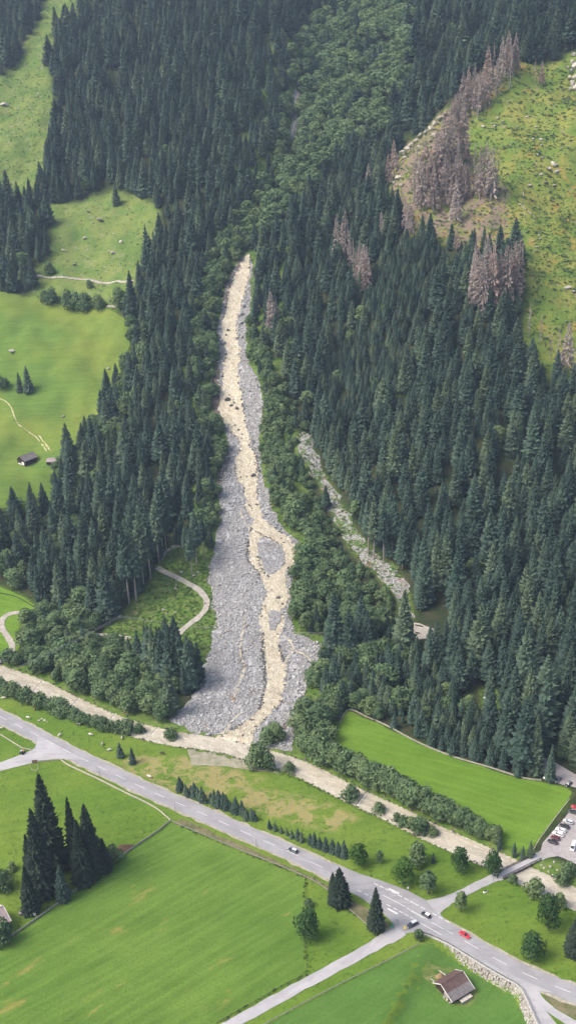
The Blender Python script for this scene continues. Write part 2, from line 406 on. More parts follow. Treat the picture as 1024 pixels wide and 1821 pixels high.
def jag(P, amp, step):
    """a natural outline: finer points, pushed about"""
    Q = []
    for a, b_ in zip(P, np.roll(P, -1, 0)):
        n = max(1, int(np.linalg.norm(b_ - a) / step))
        for k in range(n): Q.append(a + (b_ - a) * k / n)
    Q = np.array(Q); r = rng.normal(0, amp, Q.shape); r = (r + np.roll(r, 1, 0)) * .7
    return Q + r
def drape(name, poly, off, mat, spacing=3.0, rough=0.0, kind='structure', zfn=None, smooth=True, step=None, real=None):
    """a sheet that follows the ground inside a closed outline"""
    poly = np.asarray(poly, float); 
    if rough: poly = jag(poly, rough, step or spacing)
    else: poly = jag(poly, 0, spacing * 1.5)
    x0, y0 = poly.min(0); x1, y1 = poly.max(0)
    gx, gy = np.meshgrid(np.arange(x0, x1, spacing), np.arange(y0, y1, spacing)); gx = gx.ravel() + rng.uniform(-.2, .2, gx.size) * spacing; gy = gy.ravel() + rng.uniform(-.2, .2, gy.size) * spacing
    m = inside(poly, gx, gy)
    d, _, _ = pl_dist(gx[m], gy[m], np.vstack([poly, poly[:1]])) if m.sum() < 40000 else (np.full(m.sum(), 9.), 0, 0)
    g = np.stack([gx[m], gy[m]], 1)[d > spacing * .45]
    P = [Vector(q) for q in poly] + [Vector(q) for q in g]; n = len(poly)
    vs_, _, fs, *_r = geometry.delaunay_2d_cdt(P, [(i, (i + 1) % n) for i in range(n)], [], 1, 1e-5)
    V = np.array([tuple(q) for q in vs_]); z = (H if real is None else real)(V[:, 0], V[:, 1]) + off
    if zfn is not None: z = z + zfn(V[:, 0], V[:, 1])
    fs = [f if (V[f[1]] - V[f[0]])[0] * (V[f[2]] - V[f[0]])[1] - (V[f[1]] - V[f[0]])[1] * (V[f[2]] - V[f[0]])[0] > 0 else f[::-1] for f in fs]
    o = mesh_obj(name, np.column_stack([V, z]), fs, mat, smooth=smooth, uv=V)
    if kind: o['kind'] = kind
    return o
def gpoly(px): return at(px)[:, :2]
def ribbon(name, P, hw, off, mat, step=3.0, across=4, zfix=None, zfn=None, parent=None, ragged=0.0):
    P = catmull(P, step); n = len(P)
    hw = np.interp(np.linspace(0, 1, n), np.linspace(0, 1, len(hw)), hw) if not np.isscalar(hw) else np.full(n, hw)
    T = np.gradient(P, axis=0); T /= np.linalg.norm(T, axis=1)[:, None] + 1e-9; Nn = np.stack([-T[:, 1], T[:, 0]], 1)
    s = np.concatenate([[0], np.cumsum(np.linalg.norm(np.diff(P, axis=0), axis=1))])
    V = []; uv = []
    for k in range(across + 1):
        f = 2 * k / across - 1; e = hw * f
        if ragged and k in (0, across): e = e + np.sign(f) * rng.normal(0, ragged, n)
        Q = P + Nn * e[:, None]; z = (H(Q[:, 0], Q[:, 1]) + off) if zfix is None else np.full(n, zfix)
        if zfn is not None: z = z + zfn(Q[:, 0], Q[:, 1])
        V.append(np.column_stack([Q, z])); uv.append(np.column_stack([s, e]))
    V = np.vstack(V); uv = np.vstack(uv)
    Fc = [(k * n + i, k * n + i + 1, (k + 1) * n + i + 1, (k + 1) * n + i) for k in range(across) for i in range(n - 1)]
    V2 = V[[f for f in Fc[0]]]; 
    if np.cross(V2[1] - V2[0], V2[2] - V2[0])[2] < 0: Fc = [f[::-1] for f in Fc]
    return mesh_obj(name, V, Fc, mat, parent, True, uv=uv)

# ---------------------------------------------------------------- land cover, as outlines on the photograph carried onto the ground
PX = {}
PX['meadow_left'] = [(-260, 500), (0, 518), (60, 530), (130, 547), (200, 550), (232, 572), (232, 610), (210, 670), (192, 720), (150, 772), (116, 835), (88, 915), (0, 905), (-260, 880)]
PX['alp_mid'] = [(66, 372), (110, 362), (160, 352), (200, 338), (240, 345), (282, 368), (288, 420), (262, 470), (245, 500), (238, 530), (215, 548), (130, 545), (60, 528), (58, 480), (90, 450), (88, 400)]
PX['alp_top'] = [(90, -60), (160, -60), (150, 10), (118, 40), (97, 60), (88, 110), (92, 160), (100, 205), (97, 245), (80, 290), (55, 350), (20, 352), (-60, 350), (-260, 350), (-260, 150), (0, 135), (37, 95), (65, 45)]
PX['hill_right'] = [(1240, 20), (1060, 62), (1024, 85), (990, 104), (940, 112), (880, 112), (840, 140), (800, 190), (760, 222), (720, 252), (690, 290), (686, 330), (700, 380), (740, 425), (800, 440), (850, 450), (920, 450), (938, 500), (930, 560), (925, 600), (950, 640), (1000, 690), (1240, 740)]
PX['gravel_bed'] = [(303, 1284), (330, 1256), (350, 1236), (365, 1190), (375, 1150), (382, 1110), (378, 1060), (372, 1020), (385, 960), (392, 915), (388, 870), (395, 830), (408, 790), (388, 740), (386, 680), (392, 640), (384, 600), (396, 540), (402, 500), (428, 460), (445, 448),
                    (449, 480), (444, 540), (438, 580), (438, 640), (467, 690), (467, 740), (459, 790), (467, 850), (482, 900), (503, 940), (530, 965), (526, 1000), (516, 1050), (514, 1100), (532, 1130), (575, 1145), (572, 1165), (550, 1200), (537, 1250), (524, 1300), (518, 1338), (480, 1330), (440, 1322), (400, 1312), (350, 1306)]
PX['clearing'] = [(185, 1110), (235, 1072), (262, 1042), (275, 1010), (290, 985), (310, 968), (345, 960), (372, 1000), (380, 1060), (384, 1110), (377, 1150), (365, 1180), (355, 1200), (330, 1165), (240, 1160), (185, 1148)]
PX['meadow_strip'] = [(-260, 1030), (0, 1042), (40, 1062), (75, 1084), (70, 1098), (40, 1098), (32, 1120), (34, 1150), (25, 1170), (5, 1178), (-260, 1062)]
PX['meadow_right'] = [(618, 1264), (680, 1291), (740, 1321), (800, 1346), (860, 1366), (920, 1386), (960, 1391), (1008, 1402), (1018, 1410), (1006, 1432), (975, 1468), (955, 1498), (938, 1512), (900, 1502), (860, 1485), (800, 1460), (740, 1430), (690, 1404), (640, 1378), (604, 1352), (596, 1320), (603, 1288)]
PX['meadow_big'] = [(303, 1463), (375, 1494), (425, 1515), (512, 1550), (541, 1563), (542, 1611), (540, 1671), (542, 1730), (512, 1749), (440, 1789), (380, 1823), (300, 1868), (-90, 1868), (-90, 1725), (30, 1663), (80, 1628), (132, 1590), (200, 1540), (235, 1513), (280, 1483)]
PX['meadow_barn'] = [(742, 1684), (677, 1719), (612, 1751), (512, 1804), (470, 1827), (400, 1868), (968, 1868), (944, 1820), (929, 1792), (918, 1773), (892, 1759), (860, 1741), (830, 1722), (790, 1697), (765, 1684)]
PX['dry'] = [(215, 1350), (250, 1345), (330, 1345), (470, 1385), (440, 1400), (560, 1420), (640, 1455), (600, 1480), (540, 1470), (430, 1440), (310, 1405), (230, 1375)]
PX['car_clearing'] = [(850, 1226), (880, 1224), (905, 1250), (880, 1275), (855, 1262)]
PX['lot_clearing'] = [(700, 1075), (730, 1085), (790, 1118), (785, 1150), (760, 1172), (735, 1165), (725, 1130)]
PX['dead_ground'] = [(680, 290), (760, 205), (840, 130), (900, 100), (925, 110), (880, 170), (835, 210), (815, 260), (850, 300), (900, 330), (905, 420), (850, 450), (700, 425)]
PX['dirt_road'] = [(958, 1338), (978, 1350), (1000, 1361), (1024, 1376), (1240, 1460), (1240, 1500), (1024, 1404), (1000, 1398), (985, 1392), (966, 1384), (961, 1365)]
PX['rubble_gully'] = [(528, 790), (540, 768), (552, 775), (562, 808), (584, 855), (604, 888), (626, 932), (653, 972), (693, 1003), (720, 1033), (732, 1075), (738, 1100), (716, 1105), (702, 1060), (662, 1014), (628, 983), (604, 945), (589, 902), (564, 855), (536, 815)]
WP = {k: gpoly(v) for k, v in PX.items()}
_wt = np.gradient(WALL, axis=0); _wt /= np.linalg.norm(_wt, axis=1)[:, None]; _wo = WALL + np.stack([_wt[:, 1], -_wt[:, 0]], 1) * 2.7
WP['meadow_barn'] = np.vstack([gpoly(PX['meadow_barn'][:6]), _wo[::-1][(_wo[::-1][:, 0] > _wo[0, 0] + 5)]])
print('outlines', round(time.time() - T0, 1))

# ---------------------------------------------------------------- ground sheet
xs = np.unique(np.concatenate([np.arange(-160, 160, 2.0), np.arange(-360, 360.1, 4.0), np.arange(-1000, 1000.1, 25)]))
ys = np.unique(np.concatenate([np.arange(-200, 235, 25.), np.arange(235, 470, 1.7), np.arange(470, 900, 3.0), np.arange(900, 1300, 4.5), np.arange(1300, 2000, 25.)]))
gx, gy = np.meshgrid(xs, ys); gz = HF(gx, gy)
P3 = np.column_stack([gx.ravel(), gy.ravel(), gz.ravel()]); nx, ny = len(xs), len(ys)
ii = np.arange(nx * ny).reshape(ny, nx)
Fc = np.stack([ii[:-1, :-1], ii[:-1, 1:], ii[1:, 1:], ii[1:, :-1]], -1).reshape(-1, 4)
me = bpy.data.meshes.new('ground'); me.vertices.add(len(P3)); me.vertices.foreach_set('co', P3.ravel())
me.loops.add(Fc.size); me.loops.foreach_set('vertex_index', Fc.ravel().astype(np.int32)); me.polygons.add(len(Fc))
me.polygons.foreach_set('loop_start', (np.arange(len(Fc)) * 4).astype(np.int32)); me.polygons.foreach_set('use_smooth', np.ones(len(Fc), bool))
me.materials.append(M['ground']); me.update(calc_edges=True)
def soft(a):
    a = a.reshape(ny, nx).astype(float)
    b_ = a.copy(); b_[1:-1, 1:-1] = (a[1:-1, 1:-1] * 2 + a[:-2, 1:-1] + a[2:, 1:-1] + a[1:-1, :-2] + a[1:-1, 2:]) / 6
    return b_.ravel()
X_, Y_ = P3[:, 0], P3[:, 1]
s_ = Y_ - foot(X_); drv, srv, _ = pl_dist(X_, Y_, RIVER)
far_side = (srv > 0) & (drv > RH)
mk = {'alp': inside(WP['alp_mid'], X_, Y_) | inside(WP['alp_top'], X_, Y_), 'hill': inside(WP['hill_right'], X_, Y_), 'dry': inside(WP['dry'], X_, Y_), 'litter': inside(WP['dead_ground'], X_, Y_),
      'scrub': inside(WP['clearing'], X_, Y_) | inside(WP['car_clearing'], X_, Y_) | inside(WP['rubble_gully'], X_, Y_) | (far_side & (drv < 14))}
mk['forest'] = far_side & ~(mk['alp'] | mk['hill'] | mk['scrub'] | inside(WP['meadow_left'], X_, Y_) | inside(WP['meadow_right'], X_, Y_) | inside(WP['meadow_strip'], X_, Y_))
mk['scrub'] = mk['scrub'] | ((_ := pl_dist(X_, Y_, TORC)[0]) < 45) & far_side
mk['forest'] &= ~(pl_dist(X_, Y_, TORC)[0] < 40)
for k, v in mk.items():
    me.attributes.new(k, 'FLOAT', 'POINT').data.foreach_set('value', soft(v).astype(np.float32))
ground = bpy.data.objects.new('ground', me); col.objects.link(ground); struct(ground)
print('ground', round(time.time() - T0, 1))

# ---------------------------------------------------------------- meadows, roads, water
drape('meadow', WP['meadow_big'], .06, 'meadow_big', 4, .3)
drape('meadow', WP['meadow_barn'], .07, 'meadow_barn', 2.2, .15)
drape('meadow', WP['meadow_right'], .06, 'meadow_right', 4, .4)
drape('meadow', WP['meadow_left'], .25, 'meadow_left', 4, .8)
drape('meadow', WP['meadow_strip'], .12, 'meadow_right', 4, .4)
drape('gravel_bed', WP['gravel_bed'], .22, 'gravel', 2.4, 1.0)
drape('rubble_gully', WP['rubble_gully'], .3, 'rubble', 2.2, 1.3)
drape('silt_patch', flat_at([(333, 1326), (370, 1332), (420, 1347), (500, 1376), (455, 1372), (430, 1368), (400, 1364), (340, 1361)]), .07, 'silt', 3, .5)
drape('dirt_road', flat_at([(961, 1345), (978, 1352), (1000, 1363), (1024, 1378), (1200, 1450), (1200, 1480), (1024, 1402), (1000, 1396), (985, 1390), (966, 1381), (962, 1365)]), .12, 'dirt_lot', 3, .3)
drape('parking_lot', flat_at([(963, 1500), (985, 1476), (1005, 1452), (1024, 1432), (1160, 1430), (1160, 1600), (1024, 1537), (1005, 1527), (985, 1520), (958, 1529), (961, 1512)]), .11, 'dirt_lot', 3, .2)
drape('gravel_clearing', gpoly([(735, 1108), (748, 1110), (772, 1122), (776, 1130), (765, 1137), (740, 1138), (734, 1125)]), .3, 'track', 2, .3)
# eroded banks beside the torrent
drape('eroded_bank', gpoly([(372, 700), (380, 660), (387, 640), (392, 680), (389, 740), (384, 760)]), .35, 'bank_soil', 2, .4)
drape('eroded_bank', gpoly([(396, 545), (402, 500), (425, 462), (428, 468), (410, 510), (402, 550)]), .35, 'bank_soil', 2, .4)
drape('eroded_bank', gpoly([(380, 870), (392, 830), (405, 800), (410, 815), (400, 850), (392, 880)]), .35, 'bank_soil', 2, .4)
# river and torrent
def chop(a):
    return lambda X, Y: a * (np.sin(X * 1.3 + .7 * np.sin(Y * .9)) * np.sin(Y * 1.1 + .8 * np.sin(X * .7)) + .6 * np.sin(X * 2.9 + Y * 1.7) * np.sin(Y * 2.3 - X * 1.1))
o = ribbon('river', RIVER, RH + .9, 0, 'river_water', 1.2, 12, zfix=-.75, zfn=chop(.07)); struct(o)
TROW = [(452, 434, 447), (470, 424, 447), (490, 415, 446), (520, 402, 439), (550, 399, 429), (575, 391, 424), (600, 392, 425), (625, 400, 430), (650, 394, 427), (680, 393, 429), (705, 387, 433), (730, 386, 436), (760, 396, 441), (780, 421, 449), (797, 427, 449), (818, 415, 458),
        (847, 416, 462), (870, 430, 460), (890, 434, 462), (905, 434, 466), (925, 448, 474), (940, 446, 489)]
TROW = [(y, a + (3 if y < 930 else 0), b - (3 if y < 930 else 0)) for y, a, b in TROW]
L_ = [(x, y) for y, x, _ in TROW] + [(443, 965), (441, 985), (444, 1000), (457, 1018), (466, 1035), (475, 1050), (471, 1070), (466, 1085), (460, 1109), (467, 1130), (469, 1150), (470, 1180), (473, 1200), (473, 1225), (467, 1250), (458, 1265), (447, 1280), (420, 1297), (398, 1306), (382, 1313), (400, 1328), (440, 1332)]
R_ = [(x, y) for y, _, x in TROW] + [(513, 955), (524, 970), (527, 985), (523, 1003), (508, 1017), (507, 1032), (511, 1050), (514, 1070), (505, 1085), (504, 1109), (501, 1130), (495, 1150), (505, 1180), (510, 1200), (502, 1225), (501, 1250), (488, 1265), (473, 1280), (455, 1296), (448, 1310), (452, 1328)]
tor_px = L_ + R_[::-1]
isl = [[(462, 957), (478, 960), (500, 972), (506, 985), (505, 1003), (496, 1014), (480, 1024), (470, 1018), (466, 1000), (458, 985), (459, 966)], [(480, 1088), (490, 1086), (500, 1092), (498, 1106), (488, 1122), (480, 1124), (478, 1105)]]
TORP = gpoly(tor_px); ISL = [gpoly(i) for i in isl]
drape('torrent', TORP, .42, 'torrent_water', .85, .75, zfn=lambda X, Y: chop(.09)(X, Y) + .16 * np.sin(Y * .8 + 1.6 * np.sin(X * .45)) * np.sin(X * .35 + .9 * np.sin(Y * .3)))
for i_ in ISL: drape('gravel_island', i_, .75, 'gravel', 1.6, .3)
for px in ([(437, 1100), (430, 1130), (428, 1165), (434, 1190), (422, 1225), (413, 1250)], [(502, 1128), (516, 1142), (522, 1158), (510, 1172), (508, 1190)], [(426, 1270), (412, 1284), (400, 1300), (396, 1308)], [(432, 905), (428, 915), (436, 930), (444, 945)], [(506, 1150), (540, 1165), (552, 1175)]):
    struct(ribbon('rill', gpoly(px), [.3, .7, .5, .8, .4], .36, 'torrent_water', 1.0, 3, ragged=.25))
struct(ribbon('upper_stream_bed', gpoly([(536, 140), (528, 180), (526, 215), (514, 255)]), [3.2, 4.2, 3.6, 2.5], .5, 'gravel', 2, 4, ragged=.5)); struct(ribbon('upper_stream', gpoly([(536, 142), (528, 180), (525, 215), (514, 253)]), [.6, 1.2, .9, .7], .75, 'river_water', 2, 3, ragged=.25))
# main road
ROAD_PX = [(-160, 1190), (-60, 1243), (0, 1275), (54, 1302), (122, 1338), (194, 1373), (270, 1409), (351, 1444), (394, 1463), (450, 1488), (521, 1519), (600, 1557), (650, 1581), (699, 1605), (740, 1627), (785, 1652), (828, 1676), (876, 1704), (924, 1729), (978, 1752), (1040, 1776), (1140, 1812), (1260, 1850)]
ROAD = catmull(flat_at(ROAD_PX), 3)
struct(ribbon('road_verge', ROAD, 5.2, .075, 'verge', 3, 4, ragged=.35))
struct(ribbon('road', ROAD, 4.15, .12, 'asphalt', 3, 6))
J1 = flat_at([(590, 1535), (640, 1555), (680, 1568), (725, 1585), (766, 1607), (776, 1614), (785, 1630), (800, 1645), (845, 1668), (880, 1692), (860, 1716), (830, 1697), (790, 1674), (760, 1661), (737, 1659), (716, 1662), (706, 1652), (680, 1624), (640, 1597), (590, 1569)])
drape('road', J1, .124, 'asphalt', 4)
J2 = flat_at([(66, 1308), (66, 1322), (62, 1331), (50, 1338), (0, 1357), (-160, 1420), (-160, 1436), (0, 1372), (60, 1357), (100, 1350), (130, 1352), (150, 1352), (120, 1335)])
drape('side_road', J2, .128, 'asphalt_pale', 4)
J3 = flat_at([(800, 1678), (850, 1706), (880, 1722), (960, 1757), (985, 1767), (959, 1764), (962, 1772), (969, 1780), (988, 1796), (1024, 1817), (1090, 1852), (1130, 1880), (1090, 1890), (1040, 1850), (1004, 1822), (971, 1800), (989, 1822), (1030, 1885), (990, 1890), (957, 1820), (937, 1775), (924, 1754), (900, 1740), (862, 1718), (832, 1699)])
drape('service_lane', J3, .130, 'asphalt_pale', 3)
SIDE = flat_at([(712, 1655), (690, 1669), (600, 1720), (500, 1774), (410, 1824), (330, 1868)])
struct(ribbon('side_road', SIDE, [3.2, 2.4, 2.3, 2.3, 2.3], .132, 'asphalt_pale', 3, 4, ragged=.15))
BR = flat_at([(768, 1615), (790, 1605), (827, 1587), (860, 1571), (888, 1558)])
struct(ribbon('bridge_road', BR, [4.2, 2.3, 2.0, 2.0, 2.0], .134, 'asphalt_pale', 2, 4, ragged=.12))
for nm, px, hw, mt in (('forest_track', [(279, 1010), (300, 1021), (330, 1036), (352, 1049), (366, 1065), (367, 1080), (355, 1097), (335, 1112), (318, 1128)], 1.9, 'track'),
                       ('forest_track', [(170, 1129), (200, 1131), (232, 1136)], 1.3, 'track'), ('forest_track', [(282, 1000), (300, 978), (325, 970), (348, 962)], 1.3, 'track'),
                       ('farm_track', [(38, 1090), (18, 1092), (6, 1100), (3, 1114), (12, 1132), (22, 1148), (18, 1163), (2, 1175), (-20, 1184)], 1.9, 'track'),
                       ('alpine_track', [(60, 488), (100, 493), (150, 497), (238, 500)], 1.3, 'track'), ('farm_track', [(190, 545), (206, 546)], 1.0, 'track'),
                       ('wheel_rut', [(64, 777), (74, 790), (84, 804)], .45, 'hay_rut'), ('wheel_rut', [(69, 775), (79, 788), (89, 802)], .45, 'hay_rut'),
                       ('wheel_rut', [(-10, 708), (6, 712), (18, 722), (26, 742), (40, 760), (64, 777)], .35, 'hay_rut')):
    struct(ribbon(nm, gpoly(px), hw, .34, mt, 2.0, 4, ragged=.2))
# painted markings
def arc(P):
    s = np.concatenate([[0], np.cumsum(np.linalg.norm(np.diff(P, axis=0), axis=1))]); return s
RS = arc(ROAD)
def road_at(s, e=0.0):
    q = np.array([np.interp(s, RS, ROAD[:, 0]), np.interp(s, RS, ROAD[:, 1])]); a = np.array([np.interp(s + 1, RS, ROAD[:, 0]), np.interp(s + 1, RS, ROAD[:, 1])]) - q
    a /= np.linalg.norm(a); return q + np.array([-a[1], a[0]]) * e
def s_of(x, y): return float(pl_dist(*[np.array([v]) for v in flat_at([(x, y)])[0]], ROAD)[2][0])
def e_of(x, y):
    d, sg, _ = pl_dist(*[np.array([v]) for v in flat_at([(x, y)])[0]], ROAD); return float(d[0] * sg[0])
def stripe(s0, s1, e, w_):
    L = np.array([road_at(s0 + (s1 - s0) * t, e + w_ / 2) for t in (0, .5, 1)]); Rr = np.array([road_at(s0 + (s1 - s0) * t, e - w_ / 2) for t in (0, .5, 1)])
    V = np.vstack([np.column_stack([L, [.16] * 3]), np.column_stack([Rr, [.16] * 3])])
    struct(mesh_obj('road_marking', V, [(3, 4, 1, 0), (4, 5, 2, 1)], 'road_paint'))
sj0, sj1 = s_of(600, 1557), s_of(850, 1690)
s = s_of(-150, 1196)
while s < RS[-1] - 8:
    if not (sj0 - 2 < s < s_of(690, 1600)) and not (s_of(745, 1630) < s < s_of(775, 1646)): stripe(s, s + 6, 0, .26)
    s += 12.3
for px in [(663, 1580), (672, 1586), (683, 1590), (694, 1594), (706, 1600), (717, 1606), (728, 1611), (739, 1612), (750, 1618), (771, 1629), (781, 1636), (793, 1643)]:
    stripe(s_of(*px) - 1.0, s_of(*px) + 1.0, 4.3, .42)
for px in [(640, 1585), (652, 1590), (664, 1597), (692, 1611), (703, 1618), (713, 1623), (723, 1628), (733, 1634)]:
    stripe(s_of(*px) - 1.0, s_of(*px) + 1.0, e_of(703, 1618), .42)
for px, L in (((700, 1586), 2.4), ((698, 1622), 2.4)): stripe(s_of(*px) - L, s_of(*px) + L, e_of(*px), .9)
for px, L in (((700, 1603), 5.5), ((741, 1626), 5), ((758, 1649), 7), ((786, 1652), 5)): stripe(s_of(*px) - L, s_of(*px) + L, e_of(*px), .3)
for a, b_ in (((-150, 1188), (64, 1303)), ((130, 1338), (590, 1548)),): pass
soil('embankment', (.10, .11, .045), (.20, .175, .10), .25)
drape('embankment', flat_at([(308, 1464), (322, 1456), (360, 1474), (420, 1500), (500, 1535), (560, 1563), (590, 1580), (640, 1610), (690, 1640), (700, 1647), (672, 1657), (642, 1636), (612, 1609), (577, 1579), (542, 1560), (512, 1547), (425, 1512), (375, 1491), (325, 1470)]), .065, 'embankment', 2.5, .35)
drape('traffic_island', flat_at([(963, 1766), (975, 1771), (992, 1777), (1024, 1789), (1070, 1806), (1070, 1838), (1024, 1814), (990, 1795), (971, 1779)]), .062, 'embankment', 2.5, .15)
drape('worn_ground', at([(745, 1722), (760, 1715), (800, 1722), (830, 1740), (846, 1765), (838, 1785), (815, 1795), (795, 1782), (770, 1758)])[:, :2], .09, 'worn_grass', 1.5, .6)
print('sheets', round(time.time() - T0, 1))
# ================================================================ trees
def spruce_mesh(seed, rad=.15, base=.07, whorls=27, per=8, droop=1.0, fine=1.0):
    whorls = int(whorls * 1.3 * fine); per = int((per + 2) * fine); rad = rad * 1.45
    r = np.random.default_rng(seed); V = []; Fc = []
    def add(P, f):
        n = len(V); V.extend(P); Fc.extend([tuple(i + n for i in q) for q in f])
    for k in range(whorls):
        t = (k + r.uniform(-.3, .3)) / whorls; t = min(max(t, 0), .985)
        z0 = base + (1 - base) * (t ** .92)
        prof = (1 - t) ** .82 * (1 - .35 * math.exp(-t * 14))
        nb = max(5, int(per * (1 - .4 * t))); a0 = r.uniform(0, 6.28)
        for j in range(nb):
            if r.random() < .08: continue
            a = a0 + 2 * math.pi * j / nb + r.normal(0, .16); l = rad * prof * r.uniform(.72, 1.18) + .006
            dr = droop * (.55 - .75 * t) * l; ca, sa = math.cos(a), math.sin(a); wd = (l * r.uniform(.20, .33) + .003) / fine
            zz = z0 + r.normal(0, .006)
            sp = [(0.0, .02 * l), (.42 * l, .02 * l - .25 * dr), (.78 * l, -.7 * dr), (l, -dr + .10 * l)]
            ww = [wd * .35, wd, wd * .78, 0]
            P = []
            for (d, dz), w_ in zip(sp, ww):
                P.append((ca * d, sa * d, zz + dz))
                if w_ > 0:
                    jl, jr = r.uniform(.75, 1.2, 2); hang = .55 * w_ + .010
                    P.append((ca * d - sa * w_ * jl, sa * d + ca * w_ * jl, zz + dz - hang * jl)); P.append((ca * d + sa * w_ * jr, sa * d - ca * w_ * jr, zz + dz - hang * jr))
            add(P, [(0, 1, 4, 3), (2, 0, 3, 5), (3, 4, 7, 6), (5, 3, 6, 8), (6, 7, 9), (8, 6, 9)])
    # leader and an inner cone added to block light through the crown
    n = 6; ring = []
    for z, q in ((base + .03, .40), (.35, .36), (.65, .22), (.93, .05)):
        ring.append([(math.cos(2 * math.pi * i / n) * rad * q, math.sin(2 * math.pi * i / n) * rad * q, z) for i in range(n)])
    P = [p_ for q in ring for p_ in q] + [(0, 0, 1.02)]
    f = [(i * n + k, i * n + (k + 1) % n, (i + 1) * n + (k + 1) % n, (i + 1) * n + k) for i in range(3) for k in range(n)] + [(3 * n + k, 3 * n + (k + 1) % n, 4 * n) for k in range(n)]
    add(P, f)
    return V, Fc
def trunk_mesh(h, r0, r1, n=6, lean=0.0, limbs=None):
    mb = MB(); mb.tube([(0, 0, -.02), (lean * .3, 0, h * .5), (lean, 0, h)], [r0 * 1.15, (r0 + r1) / 2, r1], n)
    for a, z, l, u in (limbs or []):
        mb.tube([(0, 0, z), (math.cos(a) * l * .5, math.sin(a) * l * .5, z + u * .45), (math.cos(a) * l, math.sin(a) * l, z + u)], [r1 * .8, r1 * .5, r1 * .2], 4)
    return mb.V, mb.F
def broad_mesh(seed, width=.36, base=.18, lobes=15, leaves=62, size=.042, top=1.0):
    r = np.random.default_rng(seed); V = []; Fc = []; L = []
    for k in range(lobes):
        t = (k + .5) / lobes; z = base + .10 + (top - base - .22) * t
        env = math.sin(math.pi * min(1, .22 + .72 * t)) ** .7
        a = k * 2.4 + r.uniform(-.5, .5); d = width * env * (r.uniform(.35, .72) if k < lobes - 2 else .12)
        L.append((np.array([math.cos(a) * d, math.sin(a) * d, z]), width * r.uniform(.36, .58)))
    L.append((np.array([0, 0, base + (top - base) * .5]), width * .62))
    for c, q in L:
        n = int(leaves * (q / width / .47) ** 2)
        u = r.normal(size=(n, 3)); u /= np.linalg.norm(u, axis=1)[:, None]
        for d in u:
            if d[2] < -.75: continue
            p0 = c + d * q * np.array([1, 1, .85]) * r.uniform(.78, 1.12)
            nn = d + r.normal(0, .33, 3); nn /= np.linalg.norm(nn); a = np.cross(nn, r.normal(size=3)); a /= np.linalg.norm(a); b_ = np.cross(nn, a)
            s1, s2 = size * r.uniform(.7, 1.4, 2); i = len(V)
            V += [p0 - a * s1, p0 - b_ * s2 * .8 + nn * size * .15, p0 + a * s1, p0 + b_ * s2 + nn * size * .15]; Fc += [(i, i + 1, i + 2), (i, i + 2, i + 3)]
    return V, Fc
def dead_mesh(seed, rad=.12, dens=1.0):
    r = np.random.default_rng(seed); V = []; Fc = []
    for k in range(int(330 * dens)):
        t = r.uniform(0, 1) ** .8; z = .14 + .84 * t; a = r.uniform(0, 6.28); l = rad * (1 - t) ** .7 * r.uniform(.5, 1.1) + .012
        ca, sa = math.cos(a), math.sin(a); dz = -l * r.uniform(.1, .7); w_ = l * .055 + .0012
        P = [(0, 0, z), (ca * l * .55 - sa * w_, sa * l * .55 + ca * w_, z + dz * .4), (ca * l, sa * l, z + dz), (ca * l * .55 + sa * w_, sa * l * .55 - ca * w_, z + dz * .4),
             (ca * l * .5, sa * l * .5, z + dz * .4 - l * .38), (ca * l * .9, sa * l * .9, z + dz - l * .25)]
        n = len(V); V += P; Fc += [(n, n + 1, n + 2, n + 3), (n + 1, n + 4, n + 5, n + 2)]
    return V, Fc
def as_mesh(name, VF, mat):
    me = bpy.data.meshes.new(name); me.from_pydata([tuple(map(float, v)) for v in VF[0]], [], VF[1]); me.materials.append(M[mat]); me.update(); return me
def joined(name, VF1, m1, VF2, m2):
    n = len(VF1[0]); me = bpy.data.meshes.new(name); me.from_pydata([tuple(map(float, v)) for v in list(VF1[0]) + list(VF2[0])], [], list(VF1[1]) + [tuple(i + n for i in f) for f in VF2[1]])
    me.materials.append(M[m1]); me.materials.append(M[m2]); me.polygons.foreach_set('material_index', [0] * len(VF1[1]) + [1] * len(VF2[1])); me.update(); return me
KIND = {}
def kind(key, crowns, trunk, leafm, barkm, names):
    ks = []
    for i, c_ in enumerate(crowns):
        ks.append((as_mesh('crown', c_, leafm), as_mesh('trunk', trunk[i % len(trunk)], barkm), joined(key, c_, leafm, trunk[i % len(trunk)], barkm)))
    KIND[key] = ks
def limbs(seed):
    r = np.random.default_rng(seed); return [(r.uniform(0, 6.28), r.uniform(.15, .45), r.uniform(.12, .26), r.uniform(.1, .3)) for _ in range(6)]
kind('spruce', [spruce_mesh(s, rad, ba, wh, 8, dp) for s, rad, ba, wh, dp in ((1, .145, .06, 28, 1), (2, .125, .10, 27, .9), (3, .16, .05, 26, 1.1), (4, .135, .08, 30, .8), (5, .15, .14, 25, 1.2), (6, .118, .07, 29, 1.0), (7, .14, .22, 24, 1.1), (8, .155, .04, 28, .9))],
     [trunk_mesh(.9, .013, .003)], 'spruce_needles', 'grey_bark', 0)
kind('old_spruce', [spruce_mesh(s, rd, .03, 27, 8, 1.35, 1.45) for s, rd in ((71, .092), (72, .105), (73, .085))], [trunk_mesh(.9, .013, .003)], 'old_needles', 'bark', 0)
kind('bare_spruce', [spruce_mesh(s, .085, .40, 22, 7, 1.1) for s in (11, 12, 13)], [trunk_mesh(.95, .011, .003)], 'spruce_needles', 'grey_bark', 0)
kind('small_spruce', [spruce_mesh(s, .165, .03, 16, 9, .8) for s in (21, 22, 23)], [trunk_mesh(.9, .02, .005)], 'spruce_needles', 'bark', 0)
bp = ((31, .34, .20), (32, .29, .16), (33, .38, .14), (34, .26, .20), (35, .32, .24), (36, .36, .18))
